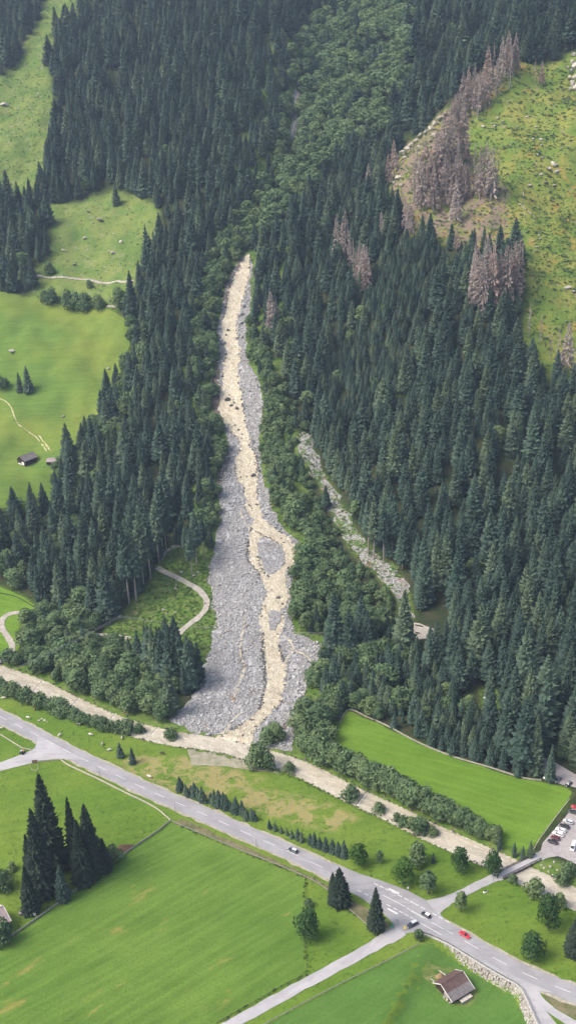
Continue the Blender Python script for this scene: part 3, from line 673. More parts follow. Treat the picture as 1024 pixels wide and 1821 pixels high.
kind('broadleaf', [broad_mesh(s, wd, ba) for s, wd, ba in bp], [trunk_mesh(.6, .026, .010, 6, .03, limbs(s)) for s, _, _ in bp], 'broad_leaves', 'bark', 0)
kind('round_tree', [broad_mesh(s, .42, .10, 20, 80, .034) for s in (41, 42, 43)], [trunk_mesh(.6, .03, .012, 6, .02, limbs(s)) for s in (41, 42, 43)], 'dark_leaves', 'bark', 0)
kind('bright_tree', [broad_mesh(s, .44, .14, 18, 80, .036) for s in (44, 45)], [trunk_mesh(.6, .03, .012, 6, .02, limbs(s)) for s in (44, 45)], 'bright_leaves', 'bark', 0)
kind('shrub', [broad_mesh(s, .55, .0, 11, 60, .062) for s in (51, 52, 53)], [trunk_mesh(.5, .03, .012, 5, .05, limbs(s)) for s in (51, 52, 53)], 'broad_leaves', 'bark', 0)
kind('dead_spruce', [dead_mesh(s, rd, dn) for s, rd, dn in ((61, .13, .85), (62, .11, .6), (63, .14, 1.0), (64, .06, .25))], [trunk_mesh(.98, .012, .002, 5)], 'dead_twigs', 'grey_bark', 0)

T_KIND, T_VAR, T_P, T_H, T_W, T_RZ, T_LAB, T_GRP = [], [], [], [], [], [], [], []
def put(kind_, x, y, h, wf=1.0, lab=None, grp=None, var=None):
    T_KIND.append(kind_); T_VAR.append(int(rng.integers(len(KIND[kind_]))) if var is None else var); T_P.append((x, y, float(H(x, y)) - .12)); T_H.append(h); T_W.append(wf); T_RZ.append(rng.uniform(0, 6.28)); T_LAB.append(lab); T_GRP.append(grp)
def h_from(base, top_y):
    """height of a tree whose foot is seen at base and whose tip is seen at row top_y"""
    p_ = at([base])[0]; lo, hi = .5, 80
    for _ in range(30):
        m_ = (lo + hi) / 2; q, _z = project(p_ + np.array([0, 0, m_]))
        if q[0, 1] > top_y: lo = m_
        else: hi = m_
    return p_, m_
def putpx(kind_, bx, by, ty, wf=1.0, lab=None, grp=None, var=None):
    p_, h = h_from((bx, by), ty); put(kind_, p_[0], p_[1], h, wf, lab, grp, var); return h
# --- scattered woods
BL = {'torrent_right': ([(440, 560), (470, 600), (490, 680), (530, 720), (520, 780), (545, 850), (575, 900), (600, 950), (640, 1000), (690, 1060), (708, 1110), (700, 1150), (660, 1180), (640, 1240), (600, 1270), (590, 1350), (740, 1455), (930, 1540), (880, 1540), (500, 1340), (530, 1240), (570, 1150), (510, 1120), (510, 960), (460, 860), (445, 760), (455, 690), (425, 640)], .93),
      'river_left': ([(-260, 1000), (30, 1095), (120, 1085), (200, 1130), (250, 1165), (290, 1230), (310, 1300), (0, 1185), (-260, 1080)], .88),
      'torrent_left': ([(370, 470), (430, 380), (460, 380), (450, 440), (410, 500), (396, 560), (396, 700), (408, 790), (396, 920), (372, 980), (345, 960), (372, 860), (350, 700), (335, 600)], .6),
      'upper': ([(520, 100), (560, 40), (640, -40), (740, -40), (735, 120), (715, 220), (640, 260), (600, 290), (560, 350), (510, 400), (460, 440), (435, 440), (440, 390), (480, 300), (500, 230)], .9),
      'meadow_edge': ([(90, 940), (120, 820), (200, 700), (232, 580), (270, 590), (255, 700), (190, 840), (130, 980)], .5),
      'lower_left': ([(-260, 880), (0, 890), (90, 930), (120, 1010), (60, 1070), (-260, 1040)], .45),
      'mixed_right': ([(560, 1180), (700, 1120), (760, 1170), (850, 1290), (700, 1290), (600, 1270)], .4),
      'slope_edge': ([(500, 560), (560, 700), (540, 740), (470, 620)], .5)}
BLW = {k: (gpoly(v), pr) for k, (v, pr) in BL.items()}
YOUNG = gpoly([(640, 560), (690, 440), (800, 470), (760, 600), (700, 720), (600, 760), (560, 700)])
SHORT = gpoly([(600, 1180), (740, 1170), (850, 1290), (930, 1390), (740, 1340), (600, 1290)])
DEADZ = gpoly([(690, 280), (840, 140), (900, 110), (930, 300), (930, 450), (700, 420)])
no = [WP[k] for k in ('meadow_left', 'alp_mid', 'alp_top', 'hill_right', 'gravel_bed', 'clearing', 'meadow_strip', 'meadow_right', 'car_clearing', 'lot_clearing', 'dirt_road', 'rubble_gully')] + [flat_at([(950, 1330), (1300, 1480), (1300, 1640), (940, 1545), (950, 1500), (1010, 1420), (1000, 1400)])]
g = 9.4
ax, ay = np.meshgrid(np.arange(-400, 400, g), np.arange(380, 1400, g)); ax = (ax + (np.arange(ax.shape[0]) % 2)[:, None] * g / 2).ravel(); ay = ay.ravel()
ax = ax + rng.uniform(-.42, .42, ax.size) * g; ay = ay + rng.uniform(-.42, .42, ay.size) * g
az = H(ax, ay); pp, zz_ = project(np.column_stack([ax, ay, az]))
dr_, sr_, _ = pl_dist(ax, ay, RIVER)
keep = (pp[:, 0] > -150) & (pp[:, 0] < 1180) & (pp[:, 1] > -130) & (pp[:, 1] < 1650) & (sr_ > 0) & (dr_ > RH + 2.0) & (ay < 1385)
for q in no: keep &= ~inside(q, ax, ay)
# crowns must not hang over the flood bed or the fields
keep &= ~inside(flat_at([(610, 1374), (700, 1418), (800, 1466), (940, 1520), (900, 1560), (560, 1400), (560, 1372)]), ax, ay)
for k, rr in (('gravel_bed', 2.2), ('meadow_right', 2.0), ('meadow_strip', 2.2), ('rubble_gully', 3.2)):
    d_, _, _ = pl_dist(ax, ay, np.vstack([WP[k], WP[k][:1]])); keep &= d_ > rr
for px_ in ([(-10, 1080), (18, 1092), (3, 1114), (22, 1148), (2, 1175)], [(170, 1129), (232, 1136)]):
    keep &= pl_dist(ax, ay, gpoly(px_))[0] > 4
keep &= pl_dist(ax, ay, gpoly([(536, 135), (528, 180), (526, 215), (516, 262), (512, 290)]))[0] > 5
ax, ay, pp = ax[keep], ay[keep], pp[keep]
d_gul = pl_dist(ax, ay, gpoly([(545, 760), (570, 850), (600, 930), (650, 1010), (700, 1070), (728, 1110)]))
near_g = (d_gul[1] != 0) & (d_gul[0] < 22) & (pp[:, 0] < np.interp(pp[:, 1], [760, 850, 930, 1010, 1070, 1110], [545, 570, 600, 650, 700, 728]) + 8)
young = inside(YOUNG, ax, ay); short = inside(SHORT, ax, ay); deadz = inside(DEADZ, ax, ay)
pb = np.zeros(len(ax)); zone = np.array(['spruce stand'] * len(ax), object)
for k, (q, pr) in BLW.items():
    m_ = inside(q, ax, ay); pb = np.where(m_, pr, pb); zone[m_] = k
pb = np.maximum(pb, .025)
isb = (rng.random(len(ax)) < pb) | ((zone == 'torrent_right') & (pp[:, 1] > 1290))
clump = np.sin(ax * .11 + 2 * np.sin(ay * .05)) * np.sin(ay * .09 + 1.7 * np.sin(ax * .06))
for i in range(len(ax)):
    x, y = ax[i], ay[i]; u, v = pp[i]; u_t = np.interp(v, [0, 200, 450, 700, 900, 1100, 1300], [560, 530, 440, 415, 450, 490, 470])
    side = 'left' if u < u_t else 'right'
    if isb[i]:
        if rng.random() < .12: continue
        h = rng.uniform(9, 15) * (.8 if zone[i] in ('torrent_right',) and v < 900 else 1.0) * (1.3 if zone[i] == 'upper' else 1)
        if v > 1300: h = rng.uniform(7, 11)
        if near_g[i]: h *= .62
        put('broadleaf', x, y, h, rng.uniform(1.2, 1.55) * (1.15 if zone[i] == 'upper' else 1), zone[i] + '|' + side)
    else:
        if rng.random() < np.interp(v, [0, 600], [.14, .05]): continue
        h = (16 + 13 * rng.random() ** .9) * (1 + .12 * clump[i]) * np.interp(v, [0, 500, 850, 1050], [1.0, 1.0, 1.1, 1.28]) * (1.22 if rng.random() < .12 else .8 if rng.random() < .15 else 1)
        if young[i]: h = rng.uniform(11, 18)
        elif short[i]: h = rng.uniform(12, 19)
        elif zone[i] in ('torrent_right', 'torrent_left', 'river_left'): h = rng.uniform(11, 20)
        if near_g[i]: h *= .6
        if v > 1130 and side == 'left': h *= .85
        if deadz[i] and rng.random() < .5: put('dead_spruce', x, y, h, 1, 'scatter'); continue
        if rng.random() < .018 and side == 'right' and 250 < v < 620: put('dead_spruce', x, y, h * .9, 1.1, 'scatter'); continue
        put('spruce', x, y, h, rng.uniform(.92, 1.28) * np.interp(v, [0, 600, 1000], [1.22, 1.08, .92]), zone[i] + '|' + side)
j_ = rng.permutation(len(ax))[:int(len(ax) * .4)]
for i in j_:
    x, y = ax[i] + rng.uniform(2.6, 4.4) * rng.choice([-1, 1]), ay[i] + rng.uniform(-3, 3)
    if isb[i] or any(inside(q, np.array([x]), np.array([y]))[0] for q in no): continue
    put('spruce', x, y, rng.uniform(5, 11), rng.uniform(1.0, 1.35), zone[i] + '|' + ('left' if pp[i][0] < np.interp(pp[i][1], [0, 200, 450, 700, 900, 1100, 1300], [560, 530, 440, 415, 450, 490, 470]) else 'right'))
# the low woods stand closer: fill them in
fx, fy = np.meshgrid(np.arange(-260, 240, 4.6), np.arange(400, 1250, 4.6)); fx = (fx + rng.uniform(-2, 2, fx.shape)).ravel(); fy = (fy + rng.uniform(-2, 2, fy.shape)).ravel()
fp, _z = project(np.column_stack([fx, fy, H(fx, fy)])); fd, fs_, _ = pl_dist(fx, fy, RIVER); fk = (fp[:, 0] > -120) & (fp[:, 0] < 1150) & (fp[:, 1] > -60) & (fs_ > 0) & (fd > RH + 2)
fz = np.array([''] * len(fx), object)
for k in ('torrent_right', 'river_left', 'torrent_left', 'meadow_edge', 'mixed_right'): fz[inside(BLW[k][0], fx, fy)] = k
fz[inside(YOUNG, fx, fy)] = 'young'; fz[inside(SHORT, fx, fy) & (fz == '')] = 'short'; fk &= fz != ''
for q in no: fk &= ~inside(q, fx, fy)
for k, rr in (('gravel_bed', 1.8), ('meadow_right', 2.0), ('meadow_strip', 2.0), ('rubble_gully', 1.6)): fk &= pl_dist(fx, fy, np.vstack([WP[k], WP[k][:1]]))[0] > rr
fk &= ~inside(flat_at([(610, 1374), (700, 1418), (800, 1466), (940, 1520), (900, 1560), (560, 1400), (560, 1372)]), fx, fy) & (pl_dist(fx, fy, gpoly([(536, 135), (528, 180), (526, 215), (516, 262), (512, 290)]))[0] > 4)
for px_ in ([(-10, 1080), (18, 1092), (3, 1114), (22, 1148), (2, 1175)], [(170, 1129), (232, 1136)]): fk &= pl_dist(fx, fy, gpoly(px_))[0] > 4
for x, y, z_, (u, v) in zip(fx[fk], fy[fk], fz[fk], fp[fk]):
    if rng.random() < .38: continue
    sd2 = 'left' if u < np.interp(v, [0, 200, 450, 700, 900, 1100, 1300], [560, 530, 440, 415, 450, 490, 470]) else 'right'
    ng_ = z_ == 'torrent_right' and 0 < np.interp(v, [760, 850, 930, 1010, 1070, 1110], [545, 570, 600, 650, 700, 728]) - u < 45 and v < 1110
    if z_ in ('young', 'short') or (z_ == 'mixed_right' and rng.random() < .65): put('spruce', x, y, rng.uniform(9, 16), rng.uniform(1.05, 1.4), ('mixed_right' if z_ != 'young' else 'spruce stand') + '|' + sd2)
    else: put('broadleaf', x, y, rng.uniform(6, 11) * (.6 if ng_ else 1.35 if z_ == 'upper' else 1), rng.uniform(1.2, 1.6), z_ + '|' + sd2)
for t in np.linspace(0, 1, 46):
    for row in (0, 1):
        u = 556 + (884 - 556) * t + rng.normal(0, 3); v = np.interp(u, [540, 600, 660, 720, 780, 840, 890], [1349, 1377, 1404, 1434, 1462, 1488, 1508]) - 6 - 8 * row + rng.normal(0, 1.2)
        q = flat_at([(u, v)])[0]; put('broadleaf', q[0], q[1], np.interp(u, [550, 640, 800, 890], [14, 12.5, 10, 6.5]) * rng.uniform(.75, 1.1), rng.uniform(1.0, 1.3), 'hedge|right')
for u, v in [(566, 792), (572, 806), (580, 822), (588, 836), (597, 850), (606, 866), (616, 882), (624, 900), (634, 918), (644, 935), (654, 950), (668, 968), (684, 982), (712, 996), (730, 1015), (738, 1040), (742, 1062), (746, 1085)] + [(560, 775), (590, 815), (612, 850), (632, 885), (655, 925)]:
    q = gpoly([(u + rng.normal(4, 2), v + rng.normal(0, 3))])[0]; put('spruce', q[0], q[1], rng.uniform(15, 25), rng.uniform(.95, 1.2), 'spruce stand|right')
for u, v in [(100, 838), (110, 832), (121, 826), (106, 850), (118, 846), (130, 838), (96, 862), (140, 815), (128, 822), (150, 800)]:
    q = gpoly([(u, v)])[0]; put('broadleaf', q[0], q[1], rng.uniform(8, 12), rng.uniform(1.1, 1.4), 'meadow_edge|left')
N_SC = len(T_P)
# --- single trees, each with its own words
def lone(k, bx, by, ty, lab, cat='tree', grp=None, wf=1.0, var=None): putpx(k, bx, by, ty, wf, ('L', lab, cat), grp, var)
for a in [('old_spruce', 94, 1545, 1374, 'tallest of the dark spruces in the group of old trees left of the big meadow', 1.11, 1),
          ('old_spruce', 78, 1590, 1437, 'old spruce in front of the tallest one, left cluster beside the big meadow', 1.27, 0),
          ('old_spruce', 58, 1568, 1483, 'leftmost dark spruce of the old group beside the big meadow', 1.33, 2),
          ('old_spruce', 56, 1622, 1540, 'narrow low spruce at the front of the left old cluster, by the white tank', 1.44, 0),
          ('old_spruce', 136, 1543, 1417, 'slim dark spruce at the left of the right old cluster', 1.00, 2),
          ('old_spruce', 165, 1555, 1429, 'broad blunt topped dark spruce in the right old cluster', 1.27, 1),
          ('old_spruce', 150, 1571, 1457, 'drooping spruce at the front of the right old cluster', 1.33, 0),
          ('old_spruce', 188, 1550, 1490, 'lowest spruce at the right end of the old cluster, by the brown pile', 1.44, 1),
          ('small_spruce', 113, 1601, 1537, 'small pointed spruce standing alone against the fence of the big meadow', .95, 0),
          ('old_spruce', 604, 1608, 1543, 'stout spruce beside the road between the fence and the junction', 1.9, 1),
          ('old_spruce', 592, 1588, 1551, 'smaller spruce touching the stout one beside the road', 1.7, 0),
          ('old_spruce', 668, 1653, 1578, 'spruce on the verge just left of the road junction', 1.6, 2),
          ('old_spruce', 1020, 1698, 1628, 'dark spruce cut off by the right edge of the picture below the river', 1.6, 1),
          ('small_spruce', 214, 1347, 1320, 'bushy spruce in the cow pasture above the main road', 1.2, 1),
          ('small_spruce', 236, 1358, 1328, 'pointed spruce right of the bushy one in the cow pasture', 1.0, 2),
          ('small_spruce', 770, 1535, 1516, 'small spruce right of the grey green round bush in the pasture', .9, 0),
          ('small_spruce', 36, 697, 660, 'smaller left one of the two spruces on the upper left meadow', 1.0, 1),
          ('small_spruce', 51, 696, 648, 'taller right one of the two spruces on the upper left meadow', 1.05, 2),
          ('small_spruce', 207, 363, 320, 'single spruce at the top edge of the small alpine meadow', 1.1, 0),
          ('small_spruce', 263, 472, 397, 'left one of two spruces at the right edge of the small alpine meadow', .85, 1),
          ('small_spruce', 277, 476, 408, 'right one of two spruces at the right edge of the small alpine meadow', .85, 2)]:
    lone(a[0], a[1], a[2], a[3], a[4], wf=a[5], var=a[6])
for a in [('bright_tree', 637, 1539, 1503, 'green round tree at the end of the spruce row above the road', .95), ('shrub', 742, 1537, 1503, 'grey green round bush in the pasture between road and river', .9),
          ('round_tree', 818, 1551, 1506, 'large dark round tree near the river, left of the footbridge', 1.0), ('round_tree', 876, 1556, 1512, 'dark tree on the river bank just left of the bridge', .95),
          ('bright_tree', 717, 1572, 1528, 'bright green round tree above the road junction', .95), ('broadleaf', 761, 1591, 1550, 'loose grey green tree above the side road to the bridge', 1.0),
          ('round_tree', 945, 1706, 1656, 'dark round tree in the lower right pasture nearest the main road', 1.0), ('round_tree', 973, 1650, 1589, 'tall dark tree between the lower right pasture and the river', .85),
          ('broadleaf', 820, 1622, 1586, 'young tree beside the side road in the lower right pasture', .95), ('round_tree', 547, 1670, 1614, 'dark bushy tree on the fence line right of the big meadow', .95),
          ('broadleaf', 675, 1536, 1513, 'thin sapling in the pasture right of the spruce row', .7)]:
    lone(a[0], a[1], a[2], a[3] + (4 if a[0] == 'round_tree' else 0), a[4], wf=a[5] * (.82 if a[0] == 'round_tree' else .9))
row1 = [(318 + (452 - 318) * t + rng.normal(0, 2.0), 1407 + (1460 - 1407) * t + rng.normal(0, 1.6)) for t in np.linspace(0, 1, 23)]
for i, (x, y) in enumerate(row1): lone('small_spruce', x, y, y - rng.uniform(17, 31), 'small dark spruce in the long hedge row beside the main road', grp='spruces of the left roadside row', wf=rng.uniform(1.0, 1.4))
row2 = [(479, 1474, 18), (490, 1478, 14), (499, 1482, 15), (509, 1486, 15), (520, 1491, 19), (529, 1494, 19), (538, 1498, 18), (549, 1501, 20), (559, 1505, 22), (569, 1509, 24), (581, 1514, 23), (590, 1517, 26), (601, 1522, 24), (611, 1525, 31)]
for x, y, h in row2: lone('small_spruce', x + rng.normal(0, 1.5), y, y - h * rng.uniform(.85, 1.2), 'small dark spruce in the right roadside row that ends at the green round tree', grp='spruces of the right roadside row', wf=rng.uniform(1.0, 1.35))
for x, y, t in ((887, 1512, 1487), (914, 1523, 1496), (929, 1528, 1503), (942, 1526, 1493)): lone('small_spruce', x, y, t, 'small spruce of the four at the field corner by the bridge', grp='four spruces by the bridge', wf=.75)
gsp = [(248, 1188, 1120), (262, 1180, 1112), (276, 1203, 1108), (292, 1214, 1113), (306, 1224, 1112), (322, 1222, 1120), (338, 1228, 1128), (354, 1216, 1140), (345, 1205, 1135), (312, 1205, 1118), (285, 1195, 1112), (232, 1184, 1132)]
for x, y, t in gsp: lone('spruce', x, y, t, 'dark spruce in the compact clump between the winding track and the gravel fan', grp='clump of spruces left of the gravel fan', wf=.85)
for x, y, t in ((256, 1047, 905), (243, 1071, 930), (290, 986, 850), (296, 984, 860), (283, 1003, 880), (268, 1030, 900), (230, 1075, 930)): lone('bare_spruce', x, y, t, 'tall spruce with a long bare trunk at the forest edge above the winding track', grp='bare trunked spruces above the winding track', wf=1.0)
for x, y, t in ((342, 1022, 935), (350, 1005, 905), (362, 985, 915), (333, 1000, 930)): lone('bare_spruce', x, y, t, 'spruce standing between the winding track and the edge of the flood bed', grp='spruces beside the flood bed track', wf=1.1)
for x, y, t in ((665, 995, 880), (682, 1000, 890), (700, 992, 878), (655, 985, 880)): lone('bare_spruce', x, y, t, 'tall spruce with a bare trunk above the brown slip at the stony gully', grp='bare trunked spruces at the stony gully', wf=1.0)
# shrubs along the near river bank
hed = [(-14, 1226), (0, 1230), (12, 1234), (24, 1238), (37, 1243), (49, 1248), (61, 1252), (74, 1257), (86, 1262), (98, 1266), (110, 1271), (121, 1275), (133, 1279), (146, 1285), (158, 1290), (172, 1293), (184, 1297), (198, 1300), (211, 1303), (225, 1305)]
for x, y in hed: lone('shrub', x, y, y - rng.uniform(17, 27), 'leafy shrub in the hedge between the cow pasture and the river', 'shrub', 'hedge shrubs on the near river bank')
for a in [(248, 1306, 1288, 'last low shrub of the river hedge, right of the small hut'), (305, 1317, 1296, 'single round shrub on the near river bank opposite the gravel fan'), (459, 1363, 1326, 'tall dark shrub on the near bank below the torrent mouth'),
          (477, 1368, 1342, 'pale shrub right of the tall dark one below the torrent mouth'), (515, 1376, 1356, 'small shrub on the near bank right of the torrent mouth'), (625, 1424, 1397, 'upright shrub on the near bank in mid river stretch'),
          (673, 1447, 1428, 'pair like low shrub on the near bank across from the long meadow'), (705, 1463, 1446, 'slim shrub on the near bank, first of three'), (718, 1470, 1452, 'slim shrub on the near bank, second of three'),
          (731, 1475, 1455, 'slim shrub on the near bank, third of three'), (746, 1483, 1456, 'fuller shrub on the near bank before the large round tree'), (769, 1488, 1470, 'small pale shrub on the near bank, nearest the round tree'),
          (474, 1322, 1298, 'left green bush standing on the gravel right of the torrent mouth'), (490, 1316, 1288, 'right green bush standing on the gravel right of the torrent mouth'),
          (951, 1592, 1565, 'grey green shrub on the near river bank right of the bridge'), (995, 1612, 1592, 'low shrub on the near bank at the right edge'), (912, 1572, 1556, 'low shrub at the near foot of the bridge'),
          (548, 1612, 1600, 'small bush on the fence line above the dark bushy tree'), (1010, 1557, 1535, 'shrub on the far bank beside the parking lot'), (1000, 1575, 1552, 'shrub on the stony far bank right of the bridge'),
          (2, 690, 668, 'bush at the left edge of the upper left meadow'), (10, 688, 673, 'low bush right of the edge bush on the upper left meadow'),
          (80, 537, 516, 'first bush of the row along the top of the left meadow'), (93, 542, 512, 'second bush of the row along the top of the left meadow'), (122, 548, 516, 'third bush of the row along the top of the left meadow'), (136, 550, 520, 'fourth bush of the row along the top of the left meadow'),
          (152, 551, 522, 'fifth bush of the row along the top of the left meadow'), (176, 551, 524, 'last bush of the row along the top of the left meadow'), (213, 545, 512, 'leafy tree at the right end of the meadow top row'),
          (88, 487, 466, 'bush above the alpine track at its left end'), (159, 512, 497, 'round bush just below the alpine track'), (5, 1678, 1640, 'grey green bush in front of the house corner'), (12, 1560, 1548, 'dark bush left of the old spruces'), (3, 1583, 1552, 'fine leaved bush at the left edge above the house'),
          (22, 1548, 1535, 'low dark bush by the worn path left of the old spruces'), (745, 1672, 1655, 'dark bush at the upper end of the stone wall'), (201, 1532, 1505, 'bright bush between the old spruces and the brown pile'),
          (1018, 1330, 1300, 'shrub above the dirt road at the right edge'), (1005, 1350, 1325, 'shrub beside the dirt road near the right edge')]:
    lone('shrub', a[0], a[1], a[2], a[3], 'shrub', wf=rng.uniform(.8, 1.05))
# dead spruces
dead = [(600, 470, 375), (614, 480, 368), (628, 500, 420), (640, 512, 425), (652, 522, 440), (484, 606, 514), (492, 600, 530), (655, 350, 288), (720, 412, 345), (712, 400, 350), (728, 418, 352),
        (742, 345, 258), (755, 330, 240), (765, 350, 262), (776, 340, 225), (786, 325, 205), (797, 318, 188), (806, 300, 190), (812, 330, 232), (822, 290, 180), (748, 370, 285), (770, 375, 290), (735, 360, 270), (790, 365, 270), (808, 372, 275),
        (842, 345, 250), (852, 355, 255), (862, 350, 248), (872, 358, 258), (883, 350, 262), (845, 520, 418), (858, 540, 422), (872, 560, 425), (886, 548, 440), (897, 555, 430), (912, 540, 425), (905, 520, 432), (865, 505, 418), (990, 660, 575), (1006, 670, 568), (1022, 680, 585), (978, 640, 590),
        (832, 190, 112), (842, 182, 108), (852, 176, 120), (866, 158, 78), (876, 150, 70), (890, 145, 60), (902, 130, 50), (915, 125, 55), (822, 200, 125), (950, 145, 100), (962, 150, 105), (700, 310, 245), (690, 330, 270), (940, 600, 535), (960, 610, 555)] + [(float(u), float(v), float(v - rng.uniform(62, 92))) for u, v in zip(rng.uniform(725, 835, 14), rng.uniform(285, 400, 14)) if u - 725 < (v - 200) * 1.2] + [(float(u), float(np.interp(u, [700, 800, 910], [300, 222, 128]) + rng.uniform(-5, 30)), float(np.interp(u, [700, 800, 910], [300, 222, 128]) - rng.uniform(45, 62))) for u in rng.uniform(800, 915, 16)] + [(float(u), float(rng.uniform(505, 575)), float(rng.uniform(415, 460))) for u in rng.uniform(838, 922, 12)] + [(608, 478, 392), (622, 492, 405), (634, 508, 440), (646, 518, 432), (478, 602, 530)]
for x, y, t in dead:
    zn = 'among the green spruces right of the torrent' if x < 660 else 'in the grey patch on the bright hillside at upper right' if y < 420 and x < 830 else 'along the upper rim of the bright hillside' if y < 205 else 'in the small grey group at the middle of the bright hillside' if y < 420 else 'in the brown strip along the lower edge of the bright hillside'
    lone('dead_spruce', x, y, t, 'dead grey brown spruce ' + zn, grp='dead spruces ' + zn, wf=1.15)

# --- which trees show largest: a rough count of the pixels each one keeps
n_t = len(T_P); TP = np.array(T_P); TH = np.array(T_H); q0, zc = project(TP); q1, _ = project(TP + np.column_stack([np.zeros(n_t), np.zeros(n_t), TH]))
buf = np.full((456, 257), -1, int); order = np.argsort(zc)
for i in order:
    x0, y0 = q0[i] / 4; x1, y1 = q1[i] / 4; wpx = {'spruce': .14, 'bare_spruce': .1}.get(T_KIND[i], .3) * TH[i] * F / zc[i] / 4
    ya, yb = int(max(0, y1)), int(min(455, y0))
    for yy in range(ya, yb + 1):
        t = (yy - y1) / (y0 - y1 + 1e-6); hw = wpx * (t if 'spruce' in T_KIND[i] else math.sqrt(max(0, 1 - (2 * t - 1) ** 2))); xc = x1 + (x0 - x1) * t
        a, b_ = int(max(0, xc - hw)), int(min(256, xc + hw))
        if b_ >= a:
            row = buf[yy, a:b_ + 1]; row[row < 0] = i
vis = np.bincount(buf[buf >= 0].ravel(), minlength=n_t)
single = np.zeros(n_t, bool); single[N_SC:] = True
fam = np.array(['spruce' if k in ('spruce', 'bare_spruce', 'small_spruce', 'old_spruce') else 'dead' if k == 'dead_spruce' else 'broad' for k in T_KIND])
for f_ in ('spruce', 'broad', 'dead'):
    idx = np.where(fam == f_)[0]; room = 300 - single[idx].sum(); c_ = idx[(~single[idx]) & (vis[idx] > 0)]
    single[c_[np.argsort(-vis[c_])][:max(0, room)]] = True
ZL = {'hedge': 'in the tree belt between the river and the long right meadow', 'torrent_right': 'in the leafy belt between the torrent and the stony gully', 'river_left': 'in the leafy wood on the far river bank at left', 'torrent_left': 'along the left bank of the torrent', 'upper': 'in the pale leafy wood at the top of the torrent gully',
      'meadow_edge': 'at the right edge of the upper left meadow', 'lower_left': 'in the mixed wood below the upper left meadow', 'mixed_right': 'in the mixed wood above the long right meadow', 'slope_edge': 'at the lower edge of the spruce slope right of the torrent'}
cattree = {'spruce': 'tree', 'broadleaf': 'tree', 'dead_spruce': 'tree'}
TREE_N = {'spruce': 'spruce_tree', 'bare_spruce': 'spruce_tree', 'old_spruce': 'spruce_tree', 'small_spruce': 'spruce_tree', 'broadleaf': 'broadleaf_tree', 'round_tree': 'broadleaf_tree', 'bright_tree': 'broadleaf_tree', 'shrub': 'shrub', 'dead_spruce': 'dead_spruce_tree'}
def scatter_label(i):
    k = T_KIND[i]; u, v = q0[i]
    if k == 'dead_spruce': return 'dead grey spruce scattered among the live trees right of the torrent', 'scattered dead spruces'
    z_, side = T_LAB[i].split('|')
    if z_ == 'torrent_right':
        us = np.interp(v, [560, 760, 900, 1060, 1130], [450, 500, 550, 610, 640]); sd3 = 'torrent side' if u < us else 'gully side'
        where = 'between the long right meadow and the gravel fan' if v > 1230 else 'right of the gravel fan, below the power line' if v > 1140 else f'in the wood above the power line, {sd3}' if v > 960 else f'in the leafy belt beside the upper rapids, {sd3}' if v < 740 else f'in the leafy belt above the torrent islands, {sd3}'
    elif z_ == 'river_left': where = ('on the river bank' if pl_dist(np.array([TP[i][0]]), np.array([TP[i][1]]), RIVER)[0][0] < 20 else 'behind the river bank') + ' left of the gravel fan' + (', near the farm track' if u < 110 else ', near the utility pole' if u < 235 else ', by the spruce clump')
    elif z_ == 'upper': where = 'in the pale wood atop the torrent gully' + (', left of the stream' if u < 525 else ', topmost part' if v < 150 else ', right of the stream')
    elif z_ == 'hedge': where = 'between the river and the long meadow' + (', end by the gravel fan' if u < 660 else ', middle stretch' if u < 770 else ', end by the bridge')
    elif z_ == 'mixed_right': where = 'in the mixed wood above the long meadow' + (', by the utility pole' if v < 1200 and u < 740 else ', along its fence' if v > 1250 else ', by the gravel clearing')
    elif z_ in ZL: where = ZL[z_]
    elif side == 'right':
        where = ('low on the right slope above the ' + ('meadow fence' if u < 850 else 'parked cars') if v > 1150 else 'on the right slope beside the stony gully' if v > 900 and u < 790 else 'on the right slope behind the gravel clearing' if v > 900 and u < 900 else 'on the right slope at the right edge, lower half' if v > 900 else 'on the right slope at the right edge, upper half' if v > 700 and u > 850
                 else 'mid right slope, nearer the ' + ('stony gully' if u < 700 else 'bright hillside') if v > 560 else 'on the upper right slope below the dead trees' if v > 330 else 'high on the right behind the bright hillside')
    else:
        where = ('in the left wood above the winding track' + (', near the left edge' if u < 150 else '') if v > 880 else 'in the left wood beside the torrent' + (', lower half' if v > 720 else ', upper half') if v > 560 else 'beside the small alpine meadow' + (', at the left edge' if u < 110 else ', on its torrent side') if v > 330 else 'in the high forest at upper left' + (', beside the steep grass' if u < 200 else ', middle part' if u < 380 else ', next to the gully'))
    what = ('tall dark spruce' if TH[i] > 27 else 'dark spruce' if TH[i] > 17 else 'low young spruce') if k == 'spruce' else ('rounded leafy tree' if TH[i] > 8.5 else 'low leafy tree')
    return f'{what} {where}', f'{what}s {where}'
cnt = {}
for i in np.where(single)[0]:
    k = T_KIND[i]; cr, tr, _ = KIND[k][T_VAR[i]]
    nm = TREE_N[k]
    e = empty(nm, TP[i], T_RZ[i], (TH[i] * T_W[i], TH[i] * T_W[i], TH[i]))
    for part, me_ in (('trunk', tr), ('crown', cr)):
        o = bpy.data.objects.new(part, me_); col.objects.link(o); o.parent = e
    L = T_LAB[i]
    if isinstance(L, tuple): tag(e, L[1], L[2], T_GRP[i])
    else: lb, gr = scatter_label(i); tag(e, lb, 'tree', gr)
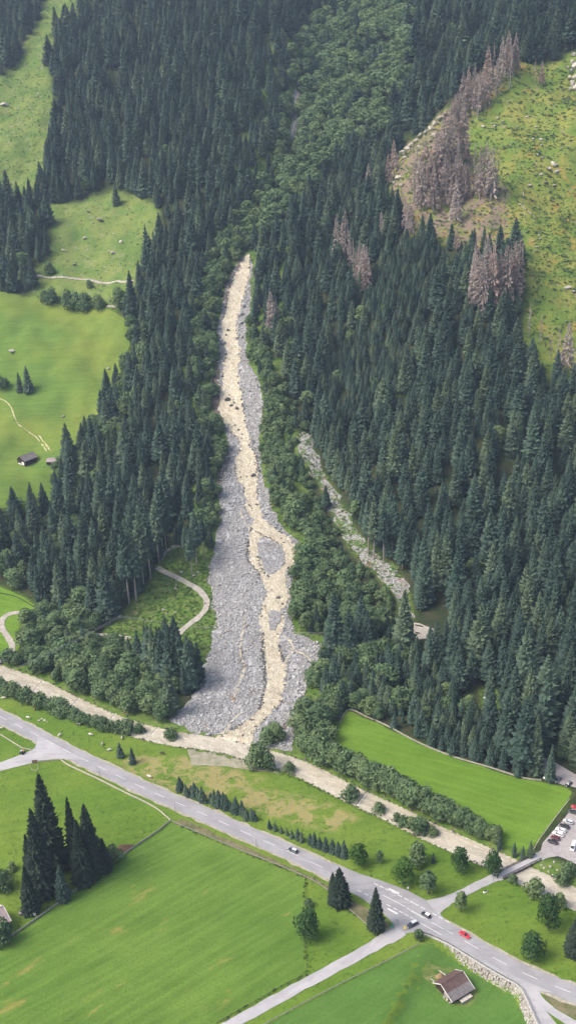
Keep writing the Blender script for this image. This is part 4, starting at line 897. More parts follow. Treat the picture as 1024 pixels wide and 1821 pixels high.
# --- the rest of the woods: one object per kind
def gn_scatter(name, protos, P, rot, scl, vid, label, cat, kindv='stuff'):
    pc = bpy.data.collections.new(name + '_source')
    for i, me_ in enumerate(protos):
        o = bpy.data.objects.new(f'{name}_source_{chr(97 + i)}', me_); pc.objects.link(o)
    me = bpy.data.meshes.new(name); me.vertices.add(len(P)); me.vertices.foreach_set('co', np.asarray(P, np.float32).ravel())
    me.attributes.new('rot', 'FLOAT_VECTOR', 'POINT').data.foreach_set('vector', np.asarray(rot, np.float32).ravel())
    me.attributes.new('scl', 'FLOAT_VECTOR', 'POINT').data.foreach_set('vector', np.asarray(scl, np.float32).ravel())
    me.attributes.new('vid', 'INT', 'POINT').data.foreach_set('value', np.asarray(vid, np.int32)); me.update()
    ob = bpy.data.objects.new(name, me); col.objects.link(ob); tag(ob, label, cat, None, kindv)
    ng = bpy.data.node_groups.new(name, 'GeometryNodeTree'); ng.interface.new_socket('Geometry', in_out='INPUT', socket_type='NodeSocketGeometry'); ng.interface.new_socket('Geometry', in_out='OUTPUT', socket_type='NodeSocketGeometry')
    gi, go = ng.nodes.new('NodeGroupInput'), ng.nodes.new('NodeGroupOutput'); ci = ng.nodes.new('GeometryNodeCollectionInfo'); ip = ng.nodes.new('GeometryNodeInstanceOnPoints')
    ci.inputs['Collection'].default_value = pc; ci.inputs['Separate Children'].default_value = True; ci.inputs['Reset Children'].default_value = True; ip.inputs['Pick Instance'].default_value = True
    for a, t, sk in (('rot', 'FLOAT_VECTOR', 'Rotation'), ('scl', 'FLOAT_VECTOR', 'Scale'), ('vid', 'INT', 'Instance Index')):
        n_ = ng.nodes.new('GeometryNodeInputNamedAttribute'); n_.data_type = t; n_.inputs['Name'].default_value = a; ng.links.new(n_.outputs['Attribute'], ip.inputs[sk])
    ng.links.new(gi.outputs[0], ip.inputs['Points']); ng.links.new(ci.outputs[0], ip.inputs['Instance']); ng.links.new(ip.outputs[0], go.inputs[0])
    md = ob.modifiers.new('scatter', 'NODES'); md.node_group = ng; return ob
for k, nm, lb, ct in (('spruce', 'spruce_forest', 'dense dark spruce forest covering both slopes of the torrent valley', 'forest'), ('broadleaf', 'broadleaf_wood', 'mass of pale leafy trees along the torrent and in its upper gully', 'wood')):
    idx = [i for i in range(n_t) if T_KIND[i] == k and not single[i]]
    gn_scatter(nm, [q[2] for q in KIND[k]], TP[idx], [(0, 0, T_RZ[i]) for i in idx], [(TH[i] * T_W[i], TH[i] * T_W[i], TH[i]) for i in idx], [T_VAR[i] for i in idx], lb, ct)
print('trees', n_t, int(single.sum()), {f_: int((fam == f_).sum()) for f_ in ('spruce', 'broad', 'dead')}, round(time.time() - T0, 1))
# ================================================================ stones, boulders, driftwood
def rock_data(seed, sub=2, flat=.75, amp=.28):
    bm = bmesh.new(); bmesh.ops.create_icosphere(bm, subdivisions=sub, radius=1); r = np.random.default_rng(seed)
    pl = [(v / np.linalg.norm(v), r.uniform(.42, .82)) for v in r.normal(size=(13, 3))]
    ph = r.uniform(0, 6, 3)
    for v in bm.verts:
        c_ = np.array(v.co)
        for n_, d_ in pl:                      # flat broken faces
            e_ = c_ @ n_ - d_
            if e_ > 0: c_ = c_ - n_ * e_ * .97
        c_ = c_ * (1 + amp * .35 * math.sin(c_[0] * 3.1 + ph[0]) * math.sin(c_[1] * 2.7 + ph[1]))
        v.co = (c_[0] * r.uniform(.99, 1.01), c_[1], c_[2] * flat)
    me_ = bpy.data.meshes.new('boulder'); bm.to_mesh(me_); bm.free(); return me_
ROCKS = {}
def rocks_of(mat, n=5, sub=2, flat=.75):
    k = (mat, sub, flat)
    if k not in ROCKS:
        ROCKS[k] = []
        for i in range(n):
            me_ = rock_data(100 + i * 7 + sub, sub, flat); me_.materials.append(M[mat]); ROCKS[k].append(me_)
    return ROCKS[k]
def scat(poly, dens):
    x0, y0 = poly.min(0); x1, y1 = poly.max(0); n = int((x1 - x0) * (y1 - y0) * dens); x = rng.uniform(x0, x1, n); y = rng.uniform(y0, y1, n); m_ = inside(poly, x, y); return x[m_], y[m_]
def stone_field(name, x, y, size, off, mat, label, sub=1, flat=.7, cat='stones'):
    n = len(x); s_ = size(n); rot = np.column_stack([rng.uniform(-.5, .5, n), rng.uniform(-.5, .5, n), rng.uniform(0, 6.28, n)])
    scl = np.column_stack([s_ * rng.uniform(.8, 1.4, n), s_ * rng.uniform(.7, 1.1, n), s_ * rng.uniform(.6, 1.0, n)])
    pr = rocks_of(mat, 5, sub, flat)
    gn_scatter(name, pr, np.column_stack([x, y, H(x, y) + off + s_ * .12]), rot, scl, rng.integers(0, len(pr), n), label, cat)
x, y = scat(WP['gravel_bed'], 1.25)
wet = inside(TORP, x, y)
for q in ISL: wet &= ~inside(q, x, y)
dtw, _, _ = pl_dist(x, y, np.vstack([TORP, TORP[:1]]))
k_ = ~wet & (dtw > .5)
stone_field('flood_stones', x[k_], y[k_], lambda n: .28 + 1.15 * rng.random(n) ** 4, .22, 'stone', 'grey boulders and stones covering the flood bed beside the torrent')
# dark wet stones along the edge of the water
ed = jag(TORP, .75, .8); ed = ed[np.sin(ed[:, 1] * .31) + np.sin(ed[:, 0] * .9 + ed[:, 1] * .13) > -.1]
stone_field('wet_stones', ed[:, 0], ed[:, 1], lambda n: .35 + .85 * rng.random(n) ** 2.5, .35, 'wet_rock', 'dark wet stones lining both edges of the torrent')
T_ = np.gradient(catmull(RIVER, 1.2), axis=0); Rv = catmull(RIVER, 1.2); T_ /= np.linalg.norm(T_, axis=1)[:, None]; n_ = np.stack([-T_[:, 1], T_[:, 0]], 1); rb = np.vstack([Rv + n_ * (s_ * (RH + .5) + rng.normal(0, .5, (len(Rv), 1))) for s_ in (-1, 1)]); rb = rb[(rb[:, 1] > 300) & (rb[:, 1] < 640) & (rng.random(len(rb)) < .6)]
stone_field('river_bank_stones', rb[:, 0], rb[:, 1], lambda n: .3 + .7 * rng.random(n) ** 2, .25, 'wet_rock', 'rough stones along both banks of the muddy river')
cb_ = [catmull(gpoly(q_), .35) for q_ in ([(440, 958), (439, 990), (443, 1005)], [(466, 1128), (468, 1180), (470, 1228), (458, 1262)], [(497, 1148), (503, 1178)], [(456, 945), (470, 955), (500, 970)], [(478, 1026), (466, 1015), (458, 990)], [(449, 780), (456, 812), (463, 850)])]; cb_ = np.vstack(cb_); cb_ = cb_ + rng.normal(0, .55, cb_.shape)
stone_field('cut_bank_shadow_stones', cb_[:, 0], cb_[:, 1], lambda n: .35 + .6 * rng.random(n) ** 2, .4, 'wet_rock', 'dark wet stones standing in for the shadow of the cut banks, lower torrent')  # dark stone colour also stands in for shadow under the steep cut banks
x, y = scat(TORP, .006)
stone_field('torrent_stones', x, y, lambda n: .4 + 1.0 * rng.random(n) ** 2.5, .35, 'wet_rock', 'dark stones breaking the surface of the muddy torrent')
x, y = scat(WP['rubble_gully'], .55)
stone_field('rubble_stones', x, y, lambda n: .2 + .8 * rng.random(n) ** 3, .3, 'pale_rock', 'pale broken stones in the narrow gully right of the torrent')
x, y = scat(WP['hill_right'], .012)
stone_field('hillside_stones', x, y, lambda n: .25 + 1.0 * rng.random(n) ** 4, .05, 'pale_rock', 'small pale stones scattered over the bright hillside')
x, y = scat(WP['alp_mid'], .03); x2, y2 = scat(WP['alp_top'], .03); x = np.r_[x, x2]; y = np.r_[y, y2]
stone_field('alpine_stones', x, y, lambda n: .25 + .8 * rng.random(n) ** 4, .0, 'pale_rock', 'small stones strewn over the alpine meadows at left')
def boulder(x, y, wpx, label, mat='pale_rock', grp=None, hz=.75, sink=.25):
    p_ = at1(x, y); q, z_ = project(np.array(p_)); r_ = wpx / 2 / F * z_[0]
    wpx = wpx * .85; k = rocks_of(mat, 5, 2, .75); o = bpy.data.objects.new('boulder', k[int(rng.integers(5))]); col.objects.link(o)
    o.location = (p_[0], p_[1], p_[2] + r_ * hz * (.5 - sink)); o.scale = (r_, r_ * rng.uniform(.65, .95), r_ * hz); o.rotation_euler = (rng.uniform(-.2, .2), rng.uniform(-.2, .2), rng.uniform(0, 6.28))
    tag(o, label, 'boulder', grp); return o
for a in [(22, 626, 18, 'large pale boulder on the upper part of the left meadow'), (113, 741, 9, 'pale boulder in the middle of the left meadow'), (193, 656, 11, 'pale boulder at the right edge of the left meadow'), (53, 692, 8, 'pale stone at the foot of the taller meadow spruce'),
          (7, 187, 17, 'large white angular boulder on the steep grass at the left edge'), (32, 193, 7, 'small white boulder right of the large one on the steep grass'), (178, 392, 17, 'broad flat boulder high on the small alpine meadow'), (165, 396, 7, 'small stone left of the flat alpine boulder'),
          (151, 423, 13, 'dark lumpy boulder at the left of the small alpine meadow'), (200, 449, 13, 'low grey slab in the middle of the small alpine meadow'), (113, 446, 12, 'reddish boulder at the left side of the small alpine meadow'), (120, 463, 6, 'bright white stone low on the small alpine meadow'),
          (215, 430, 12, 'stony heap at the right of the small alpine meadow'), (132, 471, 12, 'flat boulder above the alpine track'), (203, 416, 7, 'dark stone right of the middle of the small alpine meadow'), (156, 376, 8, 'boulder near the top of the small alpine meadow')]:
    boulder(*a)
for a in [(885, 210, 11), (878, 224, 9), (895, 216, 9), (937, 208, 10), (858, 225, 10), (953, 226, 7), (948, 247, 8), (961, 248, 11), (962, 258, 8), (965, 280, 9), (984, 292, 20), (975, 300, 16), (990, 305, 15), (962, 310, 10), (942, 330, 12), (970, 325, 12), (985, 330, 9), (955, 275, 8), (1010, 512, 18), (1020, 518, 12), (955, 440, 8), (960, 425, 10)]:
    boulder(*a, 'pale weathered rock poking out of the bright hillside at upper right', grp='rocks on the bright hillside')
for a in [(1018, 112, 16), (1024, 122, 18), (1016, 128, 12), (1022, 138, 15), (1012, 140, 11), (1018, 150, 15), (1026, 160, 18), (1014, 160, 10), (1020, 98, 12), (1008, 120, 8)]:
    boulder(*a, 'cream rock of the crag at the right edge of the bright hillside', grp='crag at the right edge', hz=1.3)
for a in [(702, 290, 18), (708, 282, 15), (716, 274, 20), (724, 266, 15), (731, 259, 18), (740, 251, 14), (748, 244, 20), (757, 237, 16), (766, 230, 20), (775, 222, 18), (784, 213, 22), (792, 205, 16), (720, 280, 12), (742, 262, 12), (770, 240, 12), (698, 298, 14), (862, 90, 14), (868, 78, 14), (708, 318, 16), (714, 330, 12), (700, 325, 10)]:
    boulder(*a, 'cream boulder on the rim where the dead trees stand, upper right', grp='cream boulders on the rim', hz=.9)
for a in [(405, 712, 15), (411, 722, 9), (421, 728, 10), (416, 717, 7), (405, 588, 9), (402, 596, 8), (450, 848, 12), (428, 850, 6), (418, 757, 6), (424, 765, 7), (430, 773, 6), (443, 792, 6), (411, 840, 5), (500, 958, 5), (505, 966, 6), (495, 1065, 10), (502, 1075, 7), (448, 905, 6), (443, 900, 7), (432, 1310, 8), (421, 1322, 9), (436, 1326, 8)]:
    boulder(*a, 'dark wet boulder breaking the muddy water of the torrent', 'wet_rock', 'boulders in the torrent', 1.0, .1)
for a in [(398, 612, 13), (392, 628, 12), (388, 600, 9), (432, 600, 12), (437, 622, 11), (428, 575, 11), (430, 560, 14), (434, 545, 10), (388, 645, 8), (465, 1045, 6), (455, 1030, 6), (397, 830, 10), (402, 815, 9)]:
    boulder(*a, 'grey boulder on the rocky bank of the upper torrent', 'stone', 'bank boulders of the upper torrent', .9, .15)
for a in [(985, 1535, 9), (978, 1542, 8), (968, 1545, 8), (990, 1548, 7), (975, 1552, 7), (983, 1558, 6), (1000, 1545, 8), (962, 1540, 6)]:
    boulder(*a, 'pale block of the stony far bank between bridge and parking lot', 'wall_stone', 'blocks on the far bank by the bridge', .8)
for a in [(70, 1282, 9), (79, 1281, 7), (74, 1279, 6), (84, 1284, 5)]:
    boulder(*a, 'stone of the small heap in the cow pasture beside the road', 'wall_stone', 'stone heap in the cow pasture', .5)
for a in [(290, 1085, 10), (296, 1092, 6), (312, 1090, 6), (313, 1042, 8), (312, 1048, 8), (322, 1018, 9), (345, 1025, 12), (352, 1018, 9)]:
    boulder(*a, 'brownish boulder in the scrub inside the bend of the winding track', 'pale_rock', 'boulders by the winding track', .7)
plain('driftwood', (.25, .17, .12), .9, .1, .25, 2); plain('bleached_wood', (.42, .38, .34), .9, .1, .2, 2)
def log(x0, y0, x1, y1, r_, label, mat='driftwood', grp=None, lift=.25):
    a, b_ = at1(x0, y0), at1(x1, y1); c_ = (a + b_) / 2; e = empty('driftwood_log', a); d = b_ - a
    mb = MB(); mb.tube([(0, 0, lift + r_), (d[0] * .5, d[1] * .5, d[2] * .5 + lift + r_ * 1.4), (d[0], d[1], d[2] + lift + r_)], [r_ * 1.2, r_, r_ * .5], 6); mb.build('stem', mat, e)
    for t in (.35, .7):
        mb = MB(); q = np.array(d) * t + np.array([0, 0, lift + r_]); s_ = rng.normal(0, 1, 3) * .5; s_[2] = abs(s_[2]) + .4; mb.tube([q, q + s_ * 1.6], [r_ * .5, r_ * .15], 4); mb.build('branch_stub', mat, e)
    return tag(e, label, 'log', grp)
for a in [(408, 1238, 420, 1248), (412, 1246, 426, 1240), (428, 1150, 431, 1172), (427, 1178, 432, 1160), (441, 1240, 452, 1228), (450, 1232, 462, 1228), (432, 1120, 445, 1112), (500, 1290, 508, 1305), (505, 1298, 512, 1288), (360, 1290, 372, 1296), (395, 1128, 412, 1122), (430, 1190, 440, 1183), (445, 1150, 452, 1140)]:
    log(*a, .22, 'brown driftwood log lying on the gravel of the flood bed', grp='driftwood on the flood bed')
log(922, 362, 952, 388, .3, 'bleached fallen trunk lying on the bright hillside by the forest edge', 'bleached_wood'); log(930, 340, 933, 385, .25, 'standing bleached snag leaning by the fallen trunk', 'bleached_wood')
log(923, 530, 945, 488, .22, 'long bleached trunk at the lower left edge of the bright hillside', 'bleached_wood')
for u_, v_ in zip(rng.uniform(700, 930, 26), rng.uniform(140, 430, 26)):
    if not inside(PX['hill_right'], np.array([u_]), np.array([v_]))[0]: continue
    a_ = rng.uniform(-.9, .9); l_ = rng.uniform(7, 16); log(u_, v_, u_ + l_ * math.cos(a_), v_ + l_ * math.sin(a_) * .6, .22, 'grey fallen timber lying on the slope among the dead trees', 'bleached_wood', 'fallen timber among the dead trees')
log(548, 840, 558, 852, .25, 'pale log lying at the edge of the stony gully', 'bleached_wood'); log(453, 850, 466, 845, .25, 'pale log stranded at the right edge of the torrent', 'bleached_wood')

# ================================================================ low plants: weeds, ferns, scrub
def tuft(seed, n=26, s=.35):
    r = np.random.default_rng(seed); V = []; Fc = []
    for _ in range(n):
        a = r.uniform(0, 6.28); d = r.uniform(0, .5); h = r.uniform(.25, .75); c_ = np.array([math.cos(a) * d, math.sin(a) * d, h * (1 - d)]); o_ = np.array([math.cos(a), math.sin(a), .6]) + r.normal(0, .4, 3); o_ /= np.linalg.norm(o_)
        u = np.cross(o_, r.normal(size=3)); u /= np.linalg.norm(u); i = len(V); V += [c_ - o_ * s * .5, c_ + u * s * .3, c_ + o_ * s * .5, c_ - u * s * .3]; Fc += [(i, i + 1, i + 2, i + 3)]
    return V, Fc
def plant_field(name, x, y, lo, hi, mat, label, cat, off=0.0):
    pr = [as_mesh(name, tuft(200 + i), mat) for i in range(4)]; n = len(x); s_ = rng.uniform(lo, hi, n)
    gn_scatter(name, pr, np.column_stack([x, y, H(x, y) + off]), np.column_stack([np.zeros(n), np.zeros(n), rng.uniform(0, 6.28, n)]), np.column_stack([s_, s_, s_ * rng.uniform(.35, .8, n)]), rng.integers(0, 4, n), label, cat)
leaf('under_leaves', (.04, .075, .03), (.065, .105, .04), .4)
leaf('fern_leaves', (.085, .15, .035), (.13, .20, .05), .35); leaf('dry_fern', (.22, .19, .06), (.30, .25, .09), .4); leaf('yellow_flowers', (.42, .36, .03), (.5, .42, .05), .2)
x, y = scat(WP['hill_right'], .26); c_ = np.sin(x * .12 + 1.5 * np.sin(y * .07)) + np.sin(y * .13 + x * .05); m_ = (c_ > -.5) & (rng.random(len(x)) < .8)
plant_field('hillside_ferns', x[m_], y[m_], .8, 2.4, 'fern_leaves', 'bright green ferns and herbs covering the steep hillside at upper right', 'undergrowth')
m_ = (c_ < -.1) & (rng.random(len(x)) < .35); m3 = (rng.random(len(x)) < .10); plant_field('hillside_shrubs', x[m3], y[m3], 1.6, 4.4, 'broad_leaves', 'low dark shrubs on the steep hillside at upper right', 'shrubs')
plant_field('dry_ferns', x[m_], y[m_], .6, 1.6, 'dry_fern', 'yellowish dry herbs on the steep hillside at upper right', 'undergrowth')
x, y = scat(gpoly([(975, 400), (1000, 388), (1015, 395), (1012, 412), (990, 420), (978, 412)]), .5); plant_field('yellow_flowers', x, y, .6, 1.1, 'yellow_flowers', 'patch of yellow flowers on the bright hillside', 'flowers')
xs_, ys_ = [], []
for k, d_ in (('clearing', .38), ('car_clearing', .2), ('rubble_gully', .3)):
    x, y = scat(WP[k], d_); xs_.append(x); ys_.append(y)
x, y = np.concatenate(xs_), np.concatenate(ys_)
trk = [gpoly([(279, 1010), (300, 1021), (330, 1036), (352, 1049), (366, 1065), (367, 1080), (355, 1097), (335, 1112), (318, 1128)])]
m_ = pl_dist(x, y, trk[0])[0] > 2.6; x, y = x[m_], y[m_]
plant_field('clearing_scrub', x, y, .6, 2.6, 'fern_leaves', 'green scrub and herbs in the clearing round the winding track', 'undergrowth')
x, y = scat(WP['alp_top'], .09); x2, y2 = scat(WP['alp_mid'], .03); x = np.r_[x, x2]; y = np.r_[y, y2]
plant_field('alpine_scrub', x, y, .5, 2.2, 'under_leaves', 'tufts and low bushes on the alpine meadows at left', 'undergrowth')
# scrub on the wooded slopes beside the torrent, where the trees leave gaps
x = rng.uniform(-70, 90, 6000); y = rng.uniform(460, 1000, 6000); m_ = (pl_dist(x, y, TORC)[0] < 48) & ~inside(WP['gravel_bed'], x, y); x, y = x[m_], y[m_]
plant_field('bank_scrub', x, y, .7, 2.0, 'broad_leaves', 'low leafy scrub on the banks of the torrent', 'undergrowth')
x = rng.uniform(-330, 330, 26000); y = rng.uniform(440, 1250, 26000); P_, _z = project(np.column_stack([x, y, H(x, y)])); m_ = (P_[:, 0] > -20) & (P_[:, 0] < 1050) & (pl_dist(x, y, RIVER)[1] > 0) & (pl_dist(x, y, RIVER)[0] > RH + 1)
for q in no: m_ &= ~inside(q, x, y)
plant_field('forest_undergrowth', x[m_], y[m_], .8, 2.2, 'under_leaves', 'dark undergrowth on the forest floor between the trunks', 'undergrowth')
leaf('meadow_blades', (.075, .15, .026), (.14, .20, .04), .4)
x, y = scat(WP['meadow_big'], .22); x2, y2 = scat(WP['meadow_right'], .22); x3, y3 = scat(WP['meadow_barn'], .2); x, y = np.r_[x, x2, x3], np.r_[y, y2, y3]
plant_field('meadow_grass', x, y, .18, .42, 'meadow_blades', 'longer grass clumps in the mown meadows', 'grass', .05)
# pasture tussocks
x = rng.uniform(-190, 190, 16000); y = rng.uniform(255, 520, 16000)
d_, s_, _ = pl_dist(x, y, RIVER); m_ = (s_ < 0) & (d_ > RH + 1.5)
for k in ('meadow_big', 'meadow_barn'): m_ &= ~inside(WP[k], x, y)
for q in (J1, J2, J3): m_ &= ~inside(q, x, y)
m_ &= pl_dist(x, y, ROAD)[0] > 5.6
for P_ in (SIDE, BR): m_ &= pl_dist(x, y, P_)[0] > 3.4
c_ = np.sin(x * .21 + 2 * np.sin(y * .11)) + np.sin(y * .17 + 1.4 * np.sin(x * .09)); m_ &= (c_ > -.2 + rng.normal(0, .6, len(x)))
plant_field('pasture_tussocks', x[m_], y[m_], .25, .85, 'weed_leaves', 'dark tussocks and weeds dotted over the pastures beside road and river', 'weeds')
# low growth at the foot of the roadside and river fences
xs_, ys_ = [], []
for px in ([(315, 1467), (375, 1493), (425, 1514), (512, 1549), (542, 1562), (577, 1582), (642, 1639)], [(543, 1565), (543, 1611), (541, 1671), (544, 1731), (512, 1751), (440, 1791), (395, 1818)], [(20, 1668), (40, 1652), (75, 1632)], [(300, 1318), (345, 1332), (400, 1343), (445, 1357), (530, 1388), (600, 1418), (650, 1442), (720, 1473), (780, 1503), (850, 1533), (900, 1548)], [(925, 1578), (960, 1596), (1030, 1632)]):
    P_ = catmull(flat_at(px), .7); P_ = P_[rng.random(len(P_)) < .55]; xs_.append(P_[:, 0] + rng.normal(0, .5, len(P_))); ys_.append(P_[:, 1] + rng.normal(0, .5, len(P_)))
plant_field('fence_weeds', np.concatenate(xs_), np.concatenate(ys_), .4, 1.7, 'weed_leaves', 'weeds grown up along the fences and the near river bank', 'weeds')

# ================================================================ buildings
plain('dark_wood', (.055, .04, .033), .85, .15, .25, 1.5); plain('roof_red', (.115, .075, .07), .8, .2, .2, .8); plain('roof_grey', (.17, .155, .155), .8, .2, .2, .8); plain('white_trim', (.72, .70, .67), .7, .3, .06); plain('pale_wood', (.46, .42, .36), .9, .1, .2, 2)
plain('whitewash', (.74, .73, .71), .85, .2, .06); plain('grey_wood', (.30, .28, .26), .9, .1, .2, 2); plain('roof_pink', (.34, .27, .27), .85, .2, .12, .5); plain('black_soil', (.05, .048, .05), .9, .2, .2, 1); plain('hay', (.27, .19, .10), .95, .05, .3, 2)
plain('concrete', (.42, .41, .39), .9, .1, .12, 1); plain('glass_dark', (.03, .035, .04), .15, .6, .05); plain('tyre', (.02, .02, .02), .8, .2, .05); plain('rim', (.45, .45, .47), .35, .5, .05)
def heading(p0, p1):
    a, b_ = at(np.array([p0, p1], float)); return math.atan2(b_[1] - a[1], b_[0] - a[0])
def gable_house(name, loc, rz, L, W, hw, hr, label, wall='dark_wood', roof=('roof_grey', 'roof_grey'), over=.7, trim=True, boards=True, slope_split=None, skew=0.0):
    """x runs along the ridge; skew moves the ridge towards +y"""
    e = empty(name, loc, rz); a, b_ = L / 2, W / 2; mb = MB(); yr = skew
    V = [(-a, -b_, 0), (a, -b_, 0), (a, b_, 0), (-a, b_, 0), (-a, -b_, hw), (a, -b_, hw), (a, b_, hw), (-a, b_, hw), (-a, yr, hr), (a, yr, hr)]
    mb.add([(x, y, z - (.6 if z == 0 else 0)) for x, y, z in V], [(0, 1, 5, 4), (2, 3, 7, 6), (3, 0, 4, 8, 7), (1, 2, 6, 9, 5)]); mb.build('wall', wall, e)
    if boards:
        for s_ in (-1, 1):
            n = int(W / .9)
            for i in range(1, n):
                y = -b_ + W * i / n; zt = hw + (hr - hw) * (1 - abs(y - yr) / (b_ + (yr if y < yr else -yr) + 1e-6)); m2 = MB(); m2.box((s_ * (a + .03), y, zt / 2), (.06, .12, zt - .2)); m2.build('batten', wall, e)
    for s_, rm in ((-1, roof[0]), (1, roof[1])):
        ye = s_ * (b_ + over); run = abs(ye - yr); k = (hr - hw) / abs(s_ * b_ - yr); ze = hr - k * run; th = .16
        x0, x1 = -a - over, a + over; m2 = MB()
        m2.add([(x0, yr, hr + .12), (x1, yr, hr + .12), (x1, ye, ze + .12), (x0, ye, ze + .12), (x0, yr, hr + .12 - th), (x1, yr, hr + .12 - th), (x1, ye, ze + .12 - th), (x0, ye, ze + .12 - th)],
               [(0, 3, 2, 1), (4, 5, 6, 7), (0, 1, 5, 4), (1, 2, 6, 5), (2, 3, 7, 6), (3, 0, 4, 7)] if s_ < 0 else [(0, 1, 2, 3), (7, 6, 5, 4), (4, 5, 1, 0), (5, 6, 2, 1), (6, 7, 3, 2), (7, 4, 0, 3)])
        ro = m2.build('roof', rm, e)
        n = int((x1 - x0) / 1.1)                       # standing seams of the sheet roof
        for i in range(1, n):
            m2 = MB(); xx = x0 + (x1 - x0) * i / n; m2.bar((xx, yr, hr + .15), (xx, ye, ze + .15), .07, .07); m2.build('seam', rm, ro)
        if slope_split and s_ == -1:
            m2 = MB(); t = .52; yy = yr + (ye - yr) * t; zz = hr + (ze - hr) * t; m2.add([(x0 + .02, yy, zz + .16), (x1 - .02, yy, zz + .16), (x1 - .02, ye - .02, ze + .16), (x0 + .02, ye - .02, ze + .16)], [(0, 3, 2, 1)]); m2.build('sheet_patch', slope_split, ro)
        if trim:
            for xe in (x0, x1):
                m2 = MB(); m2.bar((xe, yr, hr + .09), (xe, ye, ze + .09), .14, .30); m2.build('verge_board', 'white_trim', ro)
    m2 = MB(); m2.bar((-a - over, yr, hr + .2), (a + over, yr, hr + .2), .35, .12); m2.build('ridge_cap', roof[0], e)
    return e
# barn at lower right
ca = np.array(at1(806, 1762)); rz = heading((786, 1746), (819, 1727))
barn = gable_house('barn', tuple(ca), rz, 9.0, 9.2, 2.6, 5.2, '', roof=('roof_red', 'roof_red'), slope_split='roof_grey', skew=1.0, over=.9)
tag(barn, 'dark wooden barn with reddish brown sheet roof in the lower right meadow', 'barn')
def child(par, name, mat, c_, d, rz_=0, lab=None):
    m2 = MB(); m2.box(c_, d, rz_); o = m2.build(name, mat, par)
    if lab: o['label'] = lab
    return o
child(barn, 'lean_to_roof', 'pale_wood', (.6, -6.1, 1.3), (5.2, 1.6, .12)); child(barn, 'lean_to_front', 'grey_wood', (.6, -6.85, .6), (5.2, .12, 1.2)); child(barn, 'door', 'grey_wood', (-4.56, -1.2, 1.1), (.1, 2.2, 2.2))
for i in range(3): child(barn, 'foundation_stone', 'pale_rock', (-4.9, -3.8 + i * 1.6, .15), (.9, .8, .5), .3 * i)
yard = empty('manure_yard', tuple(ca), rz)
def yl(px, py):
    p_ = np.array(at1(px, py)) - ca; c_, s_ = math.cos(-rz), math.sin(-rz); return (p_[0] * c_ - p_[1] * s_, p_[0] * s_ + p_[1] * c_)
YC = [yl(753, 1727), yl(776, 1723), yl(792, 1737), yl(776, 1752)]
m2 = MB(); m2.add([(x, y, .12) for x, y in YC] , [(0, 1, 2, 3)]); fl = m2.build('yard_floor', 'black_soil', yard)
if fl.data.polygons[0].normal.z < 0: fl.data.flip_normals()
for a, b_ in ((YC[0], YC[3]), (YC[0], YC[1]), (YC[1], YC[2])):
    m2 = MB(); m2.bar((a[0], a[1], .45), (b_[0], b_[1], .45), .3, .9); m2.build('yard_wall', 'concrete', yard)
mx = np.mean(YC[1:], 0); m2 = MB(); V = []; n = 16
for i in range(5):
    for k in range(n):
        t = 2 * math.pi * k / n; rr = (1 - i / 4.2) * (2.3 + .4 * math.sin(3 * t)); V.append((mx[0] + math.cos(t) * rr, mx[1] + math.sin(t) * rr * .8, .1 + [0, .5, .85, 1.05, 1.1][i]))
m2.add(V, [(i * n + k, i * n + (k + 1) % n, (i + 1) * n + (k + 1) % n, (i + 1) * n + k) for i in range(4) for k in range(n)] + [tuple(4 * n + k for k in range(n))]); m2.build('dung_heap', 'hay', yard)
tag(yard, 'walled yard with brown dung heap behind the lower right barn', 'yard')
# hut on the left meadow, with its half-hidden neighbour
p_ = at1(49, 822); h2 = gable_house('hay_barn', p_, heading((32, 817), (55, 803)), 11.0, 9.0, 4.0, 6.3, '', roof=('roof_grey', 'roof_grey'), over=.8, trim=False)
tag(h2, 'dark wooden hay barn with grey roof on the lower left part of the left meadow', 'barn')
child(h2, 'door', 'whitewash', (-5.56, -2.0, 1.2), (.1, 2.6, 2.4)); child(h2, 'foundation', 'whitewash', (-5.6, 1.8, .3), (.2, 3.6, .9))
p_ = at1(96, 822); h3 = gable_house('shed', p_, heading((82, 815), (105, 812)), 8.5, 7.5, 2.0, 3.0, '', roof=('roof_pink', 'roof_pink'), over=.5, trim=False); tag(h3, 'low shed with pinkish brown roof half hidden by trees beside the left meadow', 'shed')
# house corner at the left edge
p_ = at1(-16, 1655); rz = heading((-20, 1630), (12, 1612)); h4 = gable_house('house', p_, rz, 11, 9.5, 5.2, 8.2, '', wall='whitewash', roof=('roof_pink', 'roof_pink'), over=1.1, boards=False)
tag(h4, 'white house with brown upper floor and pale roof edge cut off at the left', 'house')
child(h4, 'upper_floor', 'dark_wood', (5.53, 0, 4.1), (.12, 9.4, 2.4)); child(h4, 'upper_floor', 'dark_wood', (0, -4.78, 4.1), (10.9, .12, 2.4))
for y in (-2.6, 0.2, 2.8):
    w1 = child(h4, 'window', 'white_trim', (5.56, y, 1.5), (.08, 1.2, 1.3)); child(w1, 'pane', 'glass_dark', (5.61, y, 1.5), (.04, .95, 1.05))
b1 = child(h4, 'balcony', 'dark_wood', (6.1, 0, 2.75), (1.1, 8.6, .12)); child(b1, 'balustrade', 'dark_wood', (6.62, 0, 3.3), (.1, 8.6, 1.0))
